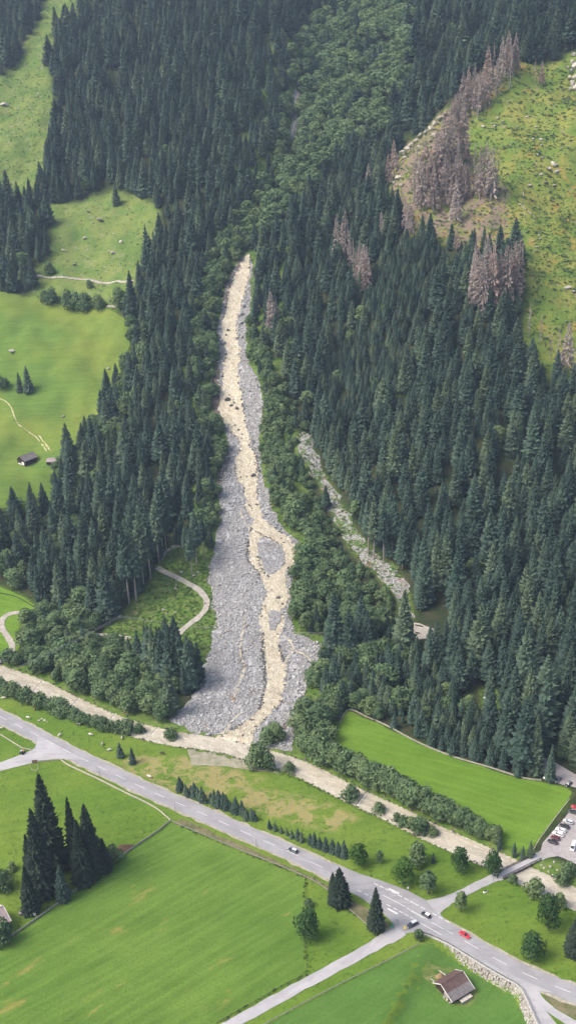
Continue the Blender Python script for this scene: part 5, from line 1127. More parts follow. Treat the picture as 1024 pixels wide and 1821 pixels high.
# small hut in the hedge, tank, crate
p_ = at1(238, 1304); h5 = gable_house('hut', p_, heading((230, 1300), (245, 1303)), 3.4, 2.8, 1.6, 2.3, '', roof=('roof_grey', 'roof_grey'), over=.35, trim=False, boards=False); tag(h5, 'tiny grey roofed hut at the end of the river hedge', 'hut')
child(h5, 'door', 'grey_wood', (-.6, -1.43, .7), (.8, .06, 1.4))
p_ = at1(62, 1628); t_ = empty('water_tank', p_); m2 = MB(); m2.tube([(0, 0, .05), (0, 0, .3), (0, 0, 1.5), (0, 0, 1.9), (0, 0, 2.05)], [.62, .75, .75, .5, .12], 14); m2.build('tank_body', 'white_trim', t_, True); child(t_, 'pallet', 'pale_wood', (0, 0, .03), (1.8, 1.6, .14)); tag(t_, 'white plastic tank beside the narrow spruce near the house', 'tank')
p_ = at1(39, 1627); t_ = empty('wood_bin', p_, .3); child(t_, 'bin_body', 'grey_wood', (0, 0, .5), (2.0, 1.3, 1.0)); child(t_, 'lid', 'roof_pink', (0, 0, 1.06), (2.2, 1.5, .12)); tag(t_, 'small wooden bin with brown lid near the white tank', 'bin')
p_ = at1(222, 1509); m2 = MB(); V = []
for i in range(4):
    for k in range(18):
        t = 2 * math.pi * k / 18; rr = (1 - i / 3.4) * (4.2 + .5 * math.sin(4 * t)); V.append((math.cos(t) * rr, math.sin(t) * rr * .6, [-.1, .55, .9, 1.0][i]))
m2.add(V, [(i * 18 + k, i * 18 + (k + 1) % 18, (i + 1) * 18 + (k + 1) % 18, (i + 1) * 18 + k) for i in range(3) for k in range(18)] + [tuple(54 + k for k in range(18))]); plain('dung', (.12, .075, .05), .95, .05, .3, 1.5)
o = m2.build('dung_pile', 'dung', None, True, p_); o.rotation_euler = (0, 0, .2); tag(o, 'brown dung pile right of the old spruces by the meadow fence', 'dung pile')
p_ = at1(863, 1588); t_ = empty('water_trough', p_, .4); m2 = MB(); m2.tube([(-1.0, 0, .35), (1.0, 0, .35)], .45, 10); m2.build('trough_body', 'white_trim', t_, True); child(t_, 'water', 'glass_dark', (0, 0, .79), (1.5, .5, .04)); tag(t_, 'white bathtub trough in the pasture near the bridge', 'trough')

# ================================================================ bridges, retaining wall, guard rail
plain('bridge_wood', (.10, .085, .075), .85, .15, .2, 2); plain('steel', (.33, .33, .34), .5, .4, .1, 2); plain('dark_steel', (.09, .09, .10), .5, .4, .1, 2)
def bridge(a, b_, wd, label, hz=.55, rail=1.15):
    A, B = flat_at([a, b_]); d = B - A; L = np.linalg.norm(d); rz = math.atan2(d[1], d[0]); e = empty('bridge', (A[0], A[1], 0), rz)
    m2 = MB(); n = max(4, int(L / 3))
    child(e, 'deck', 'asphalt_pale', (L / 2, 0, hz - .12), (L, wd, .24))
    for s_ in (-1, 1):
        child(e, 'girder', 'bridge_wood', (L / 2, s_ * (wd / 2 + .12), hz - .3), (L, .22, .75))
        rl = child(e, 'handrail', 'bridge_wood', (L / 2, s_ * (wd / 2 + .1), hz + rail), (L, .14, .14)); child(e, 'handrail', 'bridge_wood', (L / 2, s_ * (wd / 2 + .1), hz + rail * .55), (L, .1, .28))
        for i in range(n + 1): child(e, 'railing_post', 'bridge_wood', (L * i / n + (.1 if i == 0 else -.1 if i == n else 0), s_ * (wd / 2 + .24), hz + rail / 2 - .1), (.16, .12, rail + .3))
    for x in (-.6, L + .6): child(e, 'abutment', 'concrete', (x, 0, -.75), (1.3, wd + 1.2, 2.2))
    return tag(e, label, 'bridge')
bridge((888, 1560), (957, 1526), 3.4, 'grey decked bridge with dark wooden railings over the river at right', .35)
struct(ribbon('bridge_approach', flat_at([(955, 1527), (966, 1521), (985, 1513)]), [2.0, 2.6, 4], .16, 'dirt_lot', 2, 2))
bridge((-28, 1190), (10, 1172), 3.4, 'small farm bridge over the river at the left edge of the picture', .35)
wall = empty('retaining_wall', (0, 0, 0)); WS = catmull(flat_at(WALL_PX), 1.0); m2 = MB(); wd_ = np.gradient(WS, axis=0); wd_ /= np.linalg.norm(wd_, axis=1)[:, None]; wn = np.stack([wd_[:, 1], -wd_[:, 0]], 1)
s_w = arc(WS); hgt = 3.0 * sstep(4, 22, s_w) + .3
stn = MB(); cop = MB(); core = MB()
for i in range(len(WS) - 1):
    ph = 0.0
    a0 = WS[i]; L1 = np.linalg.norm(WS[i + 1] - WS[i]); hh = (hgt[i] + hgt[i + 1]) / 2; rz = math.atan2(wd_[i][1], wd_[i][0])
    z = .05
    while z < hh + .15:
        t = rng.uniform(.45, .8); zz = -z - t / 2 + .1; bat = .82 * z
        c_ = a0 + wd_[i] * rng.uniform(.2, .8) + wn[i] * (.35 + bat + rng.uniform(-.08, .1))
        b0 = len(stn.V); stn.box((c_[0], c_[1], zz), (rng.uniform(.75, 1.15), .7, t * .94), rz + rng.normal(0, .12), 0, rng.uniform(.75, .95))
        for k in range(b0, len(stn.V)): v = stn.V[k]; stn.V[k] = (v[0] + rng.normal(0, .06), v[1] + rng.normal(0, .06), v[2] + rng.normal(0, .05))
        z += t
    b_ = WS[i + 1]; h1 = hgt[i + 1]; n1 = wn[i + 1]; core.add([(a0[0] + wn[i][0] * .1, a0[1] + wn[i][1] * .1, -.02), (b_[0] + n1[0] * .1, b_[1] + n1[1] * .1, -.02), (b_[0] + n1[0] * (.2 + .8 * h1), b_[1] + n1[1] * (.2 + .8 * h1), -h1 - .05), (a0[0] + wn[i][0] * (.2 + .8 * hgt[i]), a0[1] + wn[i][1] * (.2 + .8 * hgt[i]), -hgt[i] - .05)], [(0, 1, 2, 3)])
    cop.bar((a0[0] + wn[i][0] * .2, a0[1] + wn[i][1] * .2, .16), (b_[0] + wn[i][0] * .2, b_[1] + wn[i][1] * .2, .16), .6, .3)
rock_mat('wall_face', (.24, .225, .20), (.50, .47, .42), .35, objvar=False)
o = stn.build('stone_facing', 'wall_face', wall); o['kind'] = 'stuff'; core.build('wall_core', 'bank_soil', wall); cop.build('coping', 'concrete', wall)
tag(wall, 'rough stone retaining wall holding up the road above the lower right meadow', 'wall')
gr = empty('guard_rail', (0, 0, 0)); rl = MB(); r2 = MB()
for i in range(0, len(WS) - 1):
    a, b_ = WS[i] - wn[i] * .15, WS[i + 1] - wn[min(i + 1, len(wn) - 1)] * .15; rl.bar((a[0], a[1], .95), (b_[0], b_[1], .95), .12, .3); r2.bar((a[0], a[1], .6), (b_[0], b_[1], .6), .1, .1)
rl.build('rail', 'steel', gr); r2.build('lower_rail', 'dark_steel', gr); pm = None
for i in range(0, len(WS), 3):
    a = WS[i] - wn[i] * .15
    if pm is None: m2 = MB(); m2.box((0, 0, .5), (.14, .14, 1.1)); po = m2.build('rail_post', 'dark_steel', gr, loc=(a[0], a[1], .1)); pm = po
    else: po = pm.copy(); col.objects.link(po); po.parent = gr; po.location = (a[0], a[1], .1)
tag(gr, 'grey guard rail on top of the stone retaining wall beside the road', 'guard rail')

# ================================================================ fences
POST = {}
def fence(px, label, post='pale_wood', rails=(.55, .95), gap=2.8, h=1.2, rw=.09, rh=.16, world=False):
    P = catmull(at(px)[:, :2] if not world else px, gap); e = empty('fence', (P[0][0], P[0][1], float(H(*P[0])))); o0 = np.array(e.location); key = (post, h)
    if key not in POST:
        m2 = MB(); m2.tube([(0, 0, -.3), (0, 0, h * .95), (0, 0, h)], [.09, .085, .03], 6); me_ = bpy.data.meshes.new('post'); me_.from_pydata([tuple(map(float, v)) for v in m2.V], [], m2.F); me_.materials.append(M[post]); POST[key] = me_
    zs = H(P[:, 0], P[:, 1])
    for k, (q, z) in enumerate(zip(P, zs)):
        o = bpy.data.objects.new('post', POST[key]); col.objects.link(o); o.parent = e; o.location = (q[0] - o0[0], q[1] - o0[1], z - o0[2]); o.rotation_euler = (rng.normal(0, .04), rng.normal(0, .04), rng.uniform(0, 6))
    for rz_ in rails:
        m2 = MB()
        for i in range(len(P) - 1):
            a = np.array([P[i][0], P[i][1], zs[i] + rz_]) - o0; b_ = np.array([P[i + 1][0], P[i + 1][1], zs[i + 1] + rz_ + rng.normal(0, .03)]) - o0; m2.bar(a, b_, rw, rh)
        m2.build('rail', post, e)
    return tag(e, label, 'fence')
fence([(62, 1357), (85, 1355), (108, 1353), (118, 1361), (175, 1388), (225, 1413), (275, 1438), (303, 1461)], 'pale wooden fence curving along the road from the left junction to the big meadow', 'pale_wood', (.4, .7, 1.0), 2.4, 1.2, .16, .24)
fence([(305, 1462), (325, 1471), (375, 1492), (425, 1513), (512, 1548), (542, 1561), (577, 1581), (612, 1611), (642, 1638), (672, 1660), (702, 1649)], 'weathered fence between the main road embankment and the big meadow', 'grey_wood', (.5, .9), 2.8)
fence([(302, 1463), (280, 1481), (235, 1511), (200, 1538), (132, 1588), (80, 1626), (30, 1661), (-20, 1690)], 'grey plank fence along the upper left side of the big meadow', 'grey_wood', (.35, .7, 1.0), 2.6, 1.2, .16, .26)
fence([(543, 1563), (543, 1611), (541, 1671), (544, 1731), (512, 1751), (440, 1791), (385, 1823)], 'thin overgrown fence along the right and lower edge of the big meadow', 'dark_wood', (.6, .95), 3.0, 1.1, .06, .08)
fence([(744, 1682), (677, 1717), (612, 1749), (512, 1802), (455, 1833)], 'grey fence between the lower side road and the barn meadow', 'grey_wood', (.5, .9), 2.8)
fence([(604, 1287), (620, 1264), (650, 1276), (690, 1294), (740, 1321), (800, 1346), (870, 1367), (930, 1386), (962, 1390)], 'pale fence along the forest edge above the long right meadow', 'pale_wood', (.4, .75, 1.05), 2.8, 1.2, .08, .18)
fence([(1012, 1424), (985, 1459), (957, 1498), (949, 1513)], 'wire and post fence between the long right meadow and the parking lot', 'pale_wood', (.5, .9), 2.4)
fence([(-20, 1298), (0, 1308), (41, 1333), (56, 1336)], 'short pale fence left of the left road junction', 'pale_wood', (.45, .9), 2.6, 1.2, .14, .2)
fence([(150, 1282), (200, 1303), (226, 1308)], 'low dark fence behind the river hedge in the cow pasture', 'dark_wood', (.4, .8), 2.6, 1.0)
fence([(0, 1056), (30, 1063), (62, 1082)], 'dark fence at the upper edge of the small meadow strip at left', 'dark_wood', (.4, .8), 2.6, 1.0)
# ================================================================ vehicles
CARM = {}
def paint(nm, c_):
    if nm not in CARM: CARM[nm] = plain('paint_' + nm, c_, .28, .6, .03, 1); 
    return 'paint_' + nm
def loft(prof_list, name, mat, par, smooth=False):
    """closed rings of equal length joined up, ends capped"""
    m2 = MB(); n = len(prof_list[0]); V = [p_ for r_ in prof_list for p_ in r_]
    m2.add(V, [(i * n + k, (i + 1) * n + k, (i + 1) * n + (k + 1) % n, i * n + (k + 1) % n) for i in range(len(prof_list) - 1) for k in range(n)] + [tuple(range(n)), tuple((len(prof_list) - 1) * n + k for k in range(n))[::-1]])
    return m2.build(name, mat, par, smooth)
def car(loc, rz, body, label, grp, L=4.4, W=1.8, Hh=1.48, style='hatch', roofm=None):
    e = empty('car' if style != 'van' else 'van', loc, rz); a = L / 2; b_ = W / 2; zb = .28; zw = .86 if style != 'van' else 1.1
    # lower body: rings across the length, nose at +x
    st = {'hatch': [(-a, .62, .80), (-a + .12, .36, .92), (-a * .55, .26, zw + .04), (a * .30, .26, zw), (a * .78, .28, zw - .10), (a - .10, .34, .66), (a, .40, .56)],
          'van': [(-a, .45, 1.0), (-a + .1, .34, 1.15), (-a * .5, .28, zw + .05), (a * .5, .28, zw + .02), (a * .85, .28, zw - .12), (a - .06, .34, .8), (a, .42, .65)]}.get(style if style == 'van' else 'hatch')
    rings = []
    for x, z0, z1 in st:
        w_ = b_ * (1 - .16 * (abs(x) / a) ** 6); rings.append([(x, -w_ * .94, z0), (x, w_ * .94, z0), (x, w_, z0 + .18), (x, w_ * .97, z1 - .06), (x, w_ * .88, z1), (x, -w_ * .88, z1), (x, -w_ * .97, z1 - .06), (x, -w_, z0 + .18)])
    bo = loft(rings, 'body', body, e)
    # glasshouse and roof
    xr, xf = (-a * .90, a * .42) if style in ('hatch', 'estate', 'suv') else (-a * .62, a * .40)
    if style == 'van': xr, xf = -a * .96, a * .74
    tr, tf = xr + (.28 if style != 'sedan' else .6), xf - (.75 if style != 'van' else .6)
    g0 = [(xr, -b_ * .86, zw - .02), (xf, -b_ * .86, zw - .05), (xf, b_ * .86, zw - .05), (xr, b_ * .86, zw - .02)]; g1 = [(tr, -b_ * .70, Hh - .06), (tf, -b_ * .70, Hh - .06), (tf, b_ * .70, Hh - .06), (tr, b_ * .70, Hh - .06)]
    m2 = MB(); m2.add(g0 + g1, [(0, 1, 5, 4), (1, 2, 6, 5), (2, 3, 7, 6), (3, 0, 4, 7), (4, 5, 6, 7)])
    gl = m2.build('windows', 'glass_dark' if style != 'van' else body, e)
    m2 = MB(); zt = Hh - .06; m2.add([(tr - .05, -b_ * .73, zt), (tf + .06, -b_ * .73, zt), (tf + .06, b_ * .73, zt), (tr - .05, b_ * .73, zt), (tr + .05, -b_ * .66, Hh + .03), (tf - .06, -b_ * .66, Hh + .03), (tf - .06, b_ * .66, Hh + .03), (tr + .05, b_ * .66, Hh + .03)], [(3, 2, 1, 0), (4, 5, 6, 7), (0, 1, 5, 4), (1, 2, 6, 5), (2, 3, 7, 6), (3, 0, 4, 7)])
    m2.build('roof', roofm or body, e)
    for s_ in (-1, 1):
        for t in (.0, .48, 1.0):          # pillars
            x0 = xr + (xf - xr) * t; x1 = tr + (tf - tr) * t; m2 = MB(); m2.bar((x0, s_ * b_ * .865, zw - .02), (x1, s_ * b_ * .71, Hh - .05), .09, .06); m2.build('pillar', body, gl)
        if style == 'van':
            m2 = MB(); m2.add([(xf - .9, s_ * b_ * .875, zw + .02), (xf - .15, s_ * b_ * .875, zw + .02), (tf - .05, s_ * b_ * .73, Hh - .2), (tf - .6, s_ * b_ * .73, Hh - .2)], [(0, 1, 2, 3)]); m2.build('side_window', 'glass_dark', gl)
        m2 = MB(); m2.box((xf - .35, s_ * (b_ + .08), zw + .05), (.16, .2, .14)); m2.build('mirror', body, e)
        for x in (-a * .60, a * .62):
            wh = MB(); wh.tube([(x, s_ * (b_ - .17), .33), (x, s_ * (b_ + .01), .33)], .33, 12); wo = wh.build('wheel', 'tyre', e); m2 = MB(); m2.tube([(x, s_ * (b_ + .005), .33), (x, s_ * (b_ + .025), .33)], .2, 10); m2.build('rim', 'rim', wo)
        m2 = MB(); m2.box((a - .10, s_ * b_ * .62, .66), (.16, .34, .12)); m2.build('headlight', 'white_trim', e)
        m2 = MB(); m2.box((-a + .05, s_ * b_ * .70, .80), (.12, .22, .18)); m2.build('tail_light', plain('lamp_red', (.35, .02, .02), .4, .5, .02) and 'lamp_red', e)
    if style == 'van': m2 = MB(); m2.add([(xf - .02 + .03, -b_ * .78, zw + .02), (xf + .01, b_ * .78, zw + .02), (tf + .05, b_ * .66, Hh - .14), (tf + .05, -b_ * .66, Hh - .14)], [(0, 1, 2, 3)]); m2.build('windscreen', 'glass_dark', gl)
    return tag(e, label, 'van' if style == 'van' else 'car', grp)
plain('lamp_red', (.35, .02, .02), .4, .5, .02)
for nm, c_ in (('white', (.78, .78, .78)), ('silver', (.52, .54, .57)), ('black', (.018, .018, .022)), ('navy', (.03, .04, .06)), ('red', (.52, .02, .035)), ('darkred', (.12, .02, .025)), ('grey', (.14, .15, .17))): paint(nm, c_)
def carpx(x, y, dx, dy, body, label, grp, **k):
    q = flat_at([(x, y), (x + dx, y + dy)]); z = .14; return car((q[0][0], q[0][1], z), math.atan2(q[1][1] - q[0][1], q[1][0] - q[0][0]), body, label, grp, **k)
RG = 'vehicles on the main road'
carpx(521, 1515, -20, -9.5, 'paint_navy', 'dark car with pale roof driving on the main road beside the right spruce row', RG, style='estate', L=4.6, roofm='paint_silver', Hh=1.6)
carpx(757, 1630, -20, -12, 'paint_black', 'black and white car on the main road in the middle of the junction', RG, roofm='paint_white', L=4.1)
carpx(733, 1647, -20, 9.5, 'paint_navy', 'dark blue estate car turning into the lower side road', RG, style='suv', L=4.9, W=1.95, Hh=1.75, roofm='paint_silver')
carpx(826, 1666, 20, 11.5, 'paint_red', 'bright red car driving on the main road above the stone wall', RG, style='sedan', L=4.6)
PG = 'cars parked in the lot at the right edge'
for x, y, bd, lb, kw in ((1024, 1439, 'paint_red', 'red parked car at the far end of the row, cut by the right edge', {}), (1019, 1447, 'paint_black', 'black parked car next to the red one at the right edge', {}), (1010, 1464, 'paint_silver', 'silver parked car, first of the lower group in the parking row', {'style': 'estate', 'L': 4.7}),
                     (1003, 1472, 'paint_black', 'black parked car between the silver and the white ones', {'L': 4.6}), (997, 1479, 'paint_white', 'upper one of the two white parked cars in the row', {'L': 4.7}), (992, 1486, 'paint_white', 'lower one of the two white parked cars in the row', {'style': 'estate', 'L': 5.0}),
                     (987, 1493, 'paint_darkred', 'dark red parked car below the white ones', {'L': 4.2}), (982, 1500, 'paint_black', 'black parked car at the near end of the row by the bridge', {'L': 4.6})):
    carpx(x, y, -20, -7.5, bd, lb, PG, **kw)
for x, y, bd, lb, kw in ((973, 1383, 'paint_white', 'white estate car parked on the dirt road above the long meadow', {'style': 'estate', 'L': 4.8}), (982, 1386, 'paint_black', 'black car parked right beside the white one on the dirt road', {}), (991, 1390, 'paint_grey', 'dark grey car, third of those parked on the dirt road', {}), (1010, 1397, 'paint_black', 'lone black car on the dirt road nearest the right edge', {'roofm': 'paint_grey'})):
    carpx(x, y, -14, 10, bd, lb, 'cars parked on the dirt road', **kw)
carpx(1019, 1509, -8, 20, 'paint_white', 'white van standing in the parking lot at the right edge', PG, style='van', L=5.4, W=2.0, Hh=2.4)
q = at1(867, 1244); car((q[0], q[1], q[2] + .15), 2.6, 'paint_silver', 'pale car glimpsed in the small clearing inside the right forest', None, style='estate')
# little tractor at the left junction
q = flat_at([(40, 1341), (33, 1336)]); t_ = empty('tractor', (q[0][0], q[0][1], .1), 1.2)
plain('tractor_orange', (.55, .22, .03), .5, .4, .05); m2 = MB(); m2.box((.75, 0, .85), (1.4, .75, .55), 0, 0, .9); m2.build('bonnet', 'tractor_orange', t_); m2 = MB(); m2.box((-.55, 0, 1.5), (1.2, 1.2, 1.3), 0, 0, .88); m2.build('cab', 'glass_dark', t_); m2 = MB(); m2.box((-.55, 0, 2.2), (1.3, 1.3, .12)); m2.build('cab_roof', 'steel', t_)
for x, r_ in ((-.65, .62), (1.0, .4)):
    for s_ in (-1, 1): m2 = MB(); m2.tube([(x, s_ * .5, r_), (x, s_ * .82, r_)], r_, 12); m2.build('wheel', 'tyre', t_)
tag(t_, 'small orange tractor with dark cab by the fence at the left road junction', 'tractor')
# excavator half hidden beside the upper torrent
q = at1(459, 548); t_ = empty('excavator', q, 2.4); plain('digger_yellow', (.6, .34, .03), .5, .4, .06)
for s_ in (-1, 1):
    rr = [[(x, s_ * 1.0 - .25, z), (x, s_ * 1.0 + .25, z), (x, s_ * 1.0 + .25, z2), (x, s_ * 1.0 - .25, z2)] for x, z, z2 in ((-1.9, .25, .6), (-1.6, .02, .85), (1.6, .02, .85), (1.9, .25, .6))]; loft(rr, 'crawler_track', 'tyre', t_)
m2 = MB(); m2.box((-.4, 0, 1.6), (2.8, 2.3, 1.2), 0, 0, .92); m2.build('upper_body', 'digger_yellow', t_); m2 = MB(); m2.box((.75, .6, 2.5), (1.3, 1.0, 1.5), 0, 0, .9); m2.build('cab', 'glass_dark', t_)
m2 = MB(); m2.bar((.9, -.3, 1.8), (3.0, -.3, 4.6), .4, .55); m2.build('boom', 'digger_yellow', t_); m2 = MB(); m2.bar((3.0, -.3, 4.6), (5.2, -.3, 3.0), .32, .42); m2.build('stick', 'digger_yellow', t_); m2 = MB(); m2.box((5.2, -.3, 2.5), (.8, 1.0, .9), 0, 0, 1.3); m2.build('bucket', 'dark_steel', t_)
tag(t_, 'yellow excavator half hidden by trees on the right bank of the upper torrent', 'excavator')

# ================================================================ cows
def cow_mesh():
    V = []; E = []; Rr = []
    def chain(pts, start=None):
        prev = start
        for (x, y, z, r_) in pts:
            V.append((x, y, z)); Rr.append(r_); i = len(V) - 1
            if prev is not None: E.append((prev, i))
            prev = i
        return prev
    chain([(-.75, 0, 1.08, .27), (-.35, 0, 1.04, .34), (.1, 0, 1.00, .37), (.5, 0, 1.06, .33), (.78, 0, 1.12, .26)])      # trunk 0..4, rump to chest
    chain([(1.0, 0, 1.10, .17), (1.25, 0, .92, .13), (1.45, 0, .70, .13), (1.62, 0, .48, .085)], 4)                          # neck down to a grazing head
    for s_ in (-1, 1):
        chain([(-.72, s_ * .2, .85, .17), (-.62, s_ * .21, .58, .09), (-.74, s_ * .21, .36, .06), (-.70, s_ * .21, .04, .055)], 0)
        chain([(.62, s_ * .19, .74, .13), (.62, s_ * .19, .40, .07), (.62, s_ * .19, .04, .055)], 3)
        chain([(1.38, s_ * .17, .86, .03)], 7)
    chain([(-.98, 0, 1.12, .04), (-1.05, 0, .8, .03), (-1.04, 0, .5, .04)], 0)
    me_ = bpy.data.meshes.new('cow_skeleton'); me_.from_pydata(V, E, []); o = bpy.data.objects.new('cow_skeleton', me_); col.objects.link(o)
    md = o.modifiers.new('skin', 'SKIN'); 
    if not me_.skin_vertices: bpy.context.view_layer.objects.active = o
    for k, sv in enumerate(me_.skin_vertices[0].data): sv.radius = (Rr[k], Rr[k]); sv.use_root = (k == 2)
    o.modifiers.new('sub', 'SUBSURF').levels = 1
    dg = bpy.context.evaluated_depsgraph_get(); me2 = bpy.data.meshes.new_from_object(o.evaluated_get(dg)); me2.name = 'cow_body'; bpy.data.objects.remove(o); me2.polygons.foreach_set('use_smooth', [True] * len(me2.polygons)); return me2
COW = cow_mesh()
def cow_mat(nm, ca, cb, th):
    m, nt, b = newmat(nm, .8, .2); p = N(nt, 'ShaderNodeTexCoord').outputs['Object']; c = mixc(nt, ramp(nt, noise(nt, p, 1.3, 2), th, th + .04), ca, cb); nt.links.new(c, b.inputs['Base Color']); M[nm] = m
cow_mat('cow_white', (.68, .63, .55), (.30, .22, .16), .62); cow_mat('cow_pied', (.66, .63, .58), (.06, .05, .045), .50); cow_mat('cow_brown', (.36, .19, .08), (.45, .27, .13), .5); cow_mat('cow_grey', (.33, .29, .25), (.45, .41, .36), .5); cow_mat('cow_dark', (.07, .055, .045), (.5, .47, .43), .62)
CM = {}
def cow(x, y, rz, mat, lab):
    if mat not in CM: me_ = COW.copy(); me_.materials.clear(); me_.materials.append(M[mat]); CM[mat] = me_
    q = flat_at([(x, y)])[0]; o = bpy.data.objects.new('cow', CM[mat]); col.objects.link(o); o.location = (q[0], q[1], float(H(*q)) - .01); o.rotation_euler = (0, 0, rz); o.scale = (1.15,) * 3; tag(o, lab, 'cow', 'cows grazing between the road and the river')
for a in [(6, 1244, .1, 'cow_white', 'cream cow grazing at the left edge of the pasture below the hedge'), (52, 1255, 3.1, 'cow_dark', 'dark cow nearest the hedge at the left of the pasture'), (63, 1263, 1.2, 'cow_brown', 'orange brown cow grazing at the left of the pasture'), (51, 1279, 2.8, 'cow_pied', 'black and white cow left of the stone heap'),
          (146, 1279, .4, 'cow_grey', 'grey cow standing against the river hedge'), (140, 1290, 2.7, 'cow_pied', 'black and white cow in the middle of the pasture below the hedge'), (162, 1309, 2.9, 'cow_pied', 'pale and dark cow in the centre of the pasture'), (217, 1315, 1.6, 'cow_grey', 'brownish grey cow near the tiny hut'), (182, 1326, 1.4, 'cow_grey', 'grey cow seen from behind above the road'),
          (196, 1336, 3.6, 'cow_pied', 'pied cow left of the bushy pasture spruce'), (289, 1342, 3.0, 'cow_dark', 'dark cow right of the pointed pasture spruce'), (266, 1384, 2.6, 'cow_white', 'white cow by the main road right of the pasture spruces'), (1, 1298, .3, 'cow_white', 'white cow at the left edge between road and side road'), (106, 1310, 1.0, 'cow_white', 'pinkish white calf beside the road verge')]:
    cow(*a)

# ================================================================ power line, signs, roadside posts, river sills
plain('pole_wood', (.10, .075, .06), .9, .1, .2, 2); plain('wire', (.30, .30, .31), .6, .3, .02); plain('sign_brown', (.20, .14, .11), .8, .2, .15, 1); plain('sign_green', (.04, .28, .20), .5, .3, .05); plain('sign_yellow', (.75, .58, .05), .5, .3, .05); plain('sign_white', (.78, .78, .76), .5, .3, .03)
def pole(x, y, ty, lab, world=None):
    if world is None: p_, h = h_from((x, y), ty)
    else: p_, h = np.array(world), ty
    e = empty('utility_pole', p_, .25); m2 = MB(); m2.tube([(0, 0, -.3), (0, 0, h)], [.17, .11], 8); m2.build('shaft', 'pole_wood', e); m2 = MB(); m2.bar((0, -1.1, h - .35), (0, 1.1, h - .35), .12, .14); m2.build('crossarm', 'pole_wood', e)
    for yy in (-1.0, 0, 1.0): m2 = MB(); zz = h - .28 if yy else h; m2.tube([(0, yy, zz), (0, yy, zz + .28)], [.06, .04], 6); m2.build('insulator', 'sign_white', e)
    tag(e, lab, 'pole', 'wooden utility poles'); c_, s_ = math.cos(.25), math.sin(.25); return [np.array([p_[0] - s_ * yy, p_[1] + c_ * yy, p_[2] + (h if yy else h + .28)]) for yy in (-1.0, 0, 1.0)]
A_ = pole(220, 1151, 1096, 'wooden utility pole in the shrubs left of the winding track'); B_ = pole(650, 1154, 1124, 'wooden utility pole right of the gravel fan above the leafy wood')
qz = flat_at([(-90, 1262)])[0]; C_ = pole(0, 0, 9.0, 'wooden utility pole by the road just outside the left edge', (qz[0], qz[1], 0.0))
for (P_, Q_, sag, lb) in ((A_, B_, 4.5, 'wire crossing the gravel fan between the two utility poles'), (A_, C_, 3.0, 'wire running from the left utility pole down across the river')):
    for a, b_ in zip(P_, Q_):
        m2 = MB(); pts = [a + (b_ - a) * t - np.array([0, 0, sag * 4 * t * (1 - t)]) for t in np.linspace(0, 1, 25)]; m2.tube(pts, .035, 4, cap=False); o = m2.build('power_wire', 'wire'); tag(o, lb, 'wire', lb + 's')
def signpost(x, y, hgt, panel, mat, lab, name='road_sign', rz=0.0, two=False, cat='sign', shape='box'):
    q = at1(x, y); e = empty(name, q, rz)
    for s_ in ((-1, 1) if two else (0,)): m2 = MB(); m2.tube([(s_ * panel[0] * .42, 0, -.2), (s_ * panel[0] * .42, 0, hgt)], .06, 6); m2.build('post', 'steel' if not two else 'dark_wood', e)
    m2 = MB()
    if shape == 'box': m2.box((0, -.08, hgt - panel[1] / 2), (panel[0], .08, panel[1]))
    else: m2.tube([(0, -.1, hgt - panel[1] / 2), (0, -.04, hgt - panel[1] / 2)], panel[1] / 2, 14)
    m2.build('panel', mat, e); return tag(e, lab, cat)
e = signpost(63, 1362, 3.4, (2.5, 2.2), 'sign_brown', 'large brown information board on posts at the left road junction', 'information_board', .1, True); child(e, 'frame_top', 'pale_wood', (0, -.08, 3.45), (2.8, .16, .12)); child(e, 'picture', 'hay', (.15, -.14, 2.6), (.7, .03, .6)); child(e, 'frame_side', 'pale_wood', (-1.32, -.08, 2.3), (.12, .14, 2.3)); child(e, 'frame_side', 'pale_wood', (1.32, -.08, 2.3), (.12, .14, 2.3))
fence([(53, 1362), (56, 1370), (63, 1373), (68, 1369), (67, 1362)], 'little pale garden fence below the brown information board', 'pale_wood', (.6,), 1.6, .9)
signpost(697, 1654, 2.6, (1.3, 1.5), 'sign_green', 'green and pale sign board on two posts beside the lower junction', rz=.5, two=True); signpost(720, 1656, 2.2, (.9, 1.3), 'sign_yellow', 'yellow sign at the mouth of the lower side road', rz=-.2)
signpost(725, 1588, 3.0, (.7, 1.0), 'sign_white', 'white bus stop like sign at the upper edge of the junction', rz=.2); signpost(767, 1592, 2.0, (.7, .7), 'sign_yellow', 'round yellow sign in the pasture above the bridge road', shape='disc'); signpost(707, 1642, 1.7, (.4, .5), 'dark_steel', 'small dark post at the left corner of the lower junction')
for x, y, t, lb in ((312, 1447, 1431, 'thin dark snow pole beside the road where the pale fence ends'), (456, 1505, 1489, 'thin dark snow pole beside the road left of the dark car'), (615, 1575, 1557, 'thin dark snow pole beside the stout roadside spruce'), (178, 1382, 1367, 'thin dark snow pole beside the road at left'), (876, 1570, 1552, 'thin dark pole at the near end of the bridge')):
    p_, h = h_from((x, y), t); e = empty('snow_pole', p_); m2 = MB(); m2.tube([(0, 0, -.2), (0, 0, h)], .07, 6); m2.build('shaft', 'dark_steel', e); m2 = MB(); m2.tube([(0, 0, h - .9), (0, 0, h - .5)], .085, 6); m2.build('band', 'sign_white', e); tag(e, lb, 'pole', 'roadside poles')
sd_ = np.arange(20, RS[-1] - 20, 33.0)
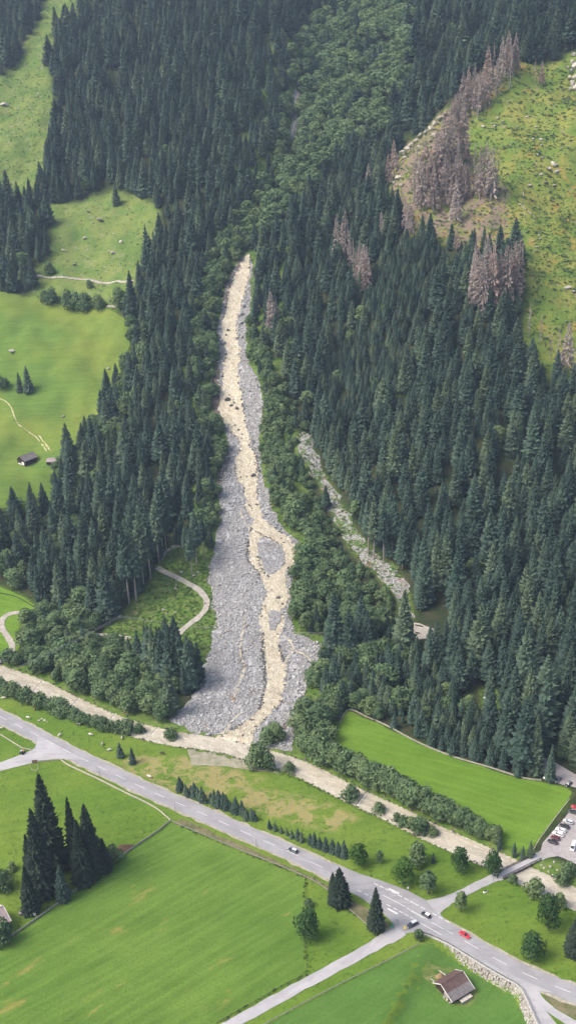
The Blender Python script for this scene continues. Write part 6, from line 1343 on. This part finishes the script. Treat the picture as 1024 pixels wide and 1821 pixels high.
for s in sd_:
    for e_ in (5.0, -5.0):
        if sj0 - 10 < s < sj1 + 30: continue
        q = road_at(s, e_); e = empty('delineator_post', (q[0], q[1], 0)); m2 = MB(); m2.box((0, 0, .5), (.14, .1, 1.0), 0, 0, .8); m2.build('shaft', 'sign_white', e); m2 = MB(); m2.box((0, 0, .82), (.15, .12, .16)); m2.build('reflector_band', 'dark_steel', e); tag(e, 'small white delineator post on the verge of the main road', 'post', 'delineator posts along the main road')
# river sills: a lip of blocks with broken water below it
for a, b_ in (((76, 1211), (57, 1231)), ((145, 1236), (127, 1256)), ((215, 1260), (189, 1286)), ((288, 1285), (268, 1308)), ((655, 1404), (632, 1434))):
    A, B = flat_at([a, b_], -.75); e = empty('river_sill', (A[0], A[1], -.75)); d = B - A; L = np.linalg.norm(d); u = d / L; n_ = np.array([u[1], -u[0]]); n_ = n_ if n_[0] > 0 else -n_
    for k in range(int(L / 1.1)):
        c_ = u * (k + .5) * 1.1; m2 = MB(); m2.box((c_[0], c_[1], .02), (1.0, .4, .42), math.atan2(u[1], u[0]) + rng.normal(0, .08), 0, .85); m2.build('block', 'wet_rock', e)
    V = []; nn = 40
    for j in range(5):
        for k in range(nn): q = u * L * k / (nn - 1) + n_ * (.1 + j * (.22 + .14 * math.sin(k * 1.7 + j) + .1 * math.sin(k * .6))); V.append((q[0], q[1], [.2, .15, .1, .06, -.12][j] + rng.uniform(-.05, .06)))
    Fc_ = [(j * nn + k, j * nn + k + 1, (j + 1) * nn + k + 1, (j + 1) * nn + k) for j in range(4) for k in range(nn - 1)]
    o = mesh_obj('broken_water', V, Fc_, 'foam', e, True)
    if o.data.polygons[0].normal.z < 0: o.data.flip_normals()
    tag(e, 'low stone sill across the muddy river with pale broken water below it', 'weir', 'sills across the river')
# kerb blocks round the gravel clearing
for a, b_ in (((738, 1113), (752, 1116)), ((738, 1126), (746, 1128)), ((764, 1119), (776, 1129))):
    A, B = at1(*a), at1(*b_); e = empty('log_barrier', A); m2 = MB(); d = B - A; m2.tube([(0, 0, .6), (d[0], d[1], d[2] + .6)], .35, 8); m2.build('trunk', 'dark_wood', e); tag(e, 'dark log lying at the edge of the round gravel clearing in the right forest', 'log', 'logs round the gravel clearing')

# ================================================================ the damp air of the valley
HAZE_D = .00011
m = bpy.data.materials.new('haze'); m.use_nodes = True; nt = m.node_tree; nt.nodes.clear(); out = nt.nodes.new('ShaderNodeOutputMaterial'); pv = nt.nodes.new('ShaderNodeVolumePrincipled')
pv.inputs['Color'].default_value = (.58, .76, 1.0, 1); pv.inputs['Density'].default_value = HAZE_D; pv.inputs['Anisotropy'].default_value = .2; nt.links.new(pv.outputs[0], out.inputs['Volume'])
m2 = MB(); zt = float(max(gz.max(), CAMZ)) + 60; m2.box((0, 900, (zt - 8) / 2), (2060, 2300, zt + 8)); hz_ = m2.build('haze', m); tag(hz_, 'thin pale haze filling the valley air', 'haze', None, 'stuff')
print('done', round(time.time() - T0, 1), len(bpy.data.objects))
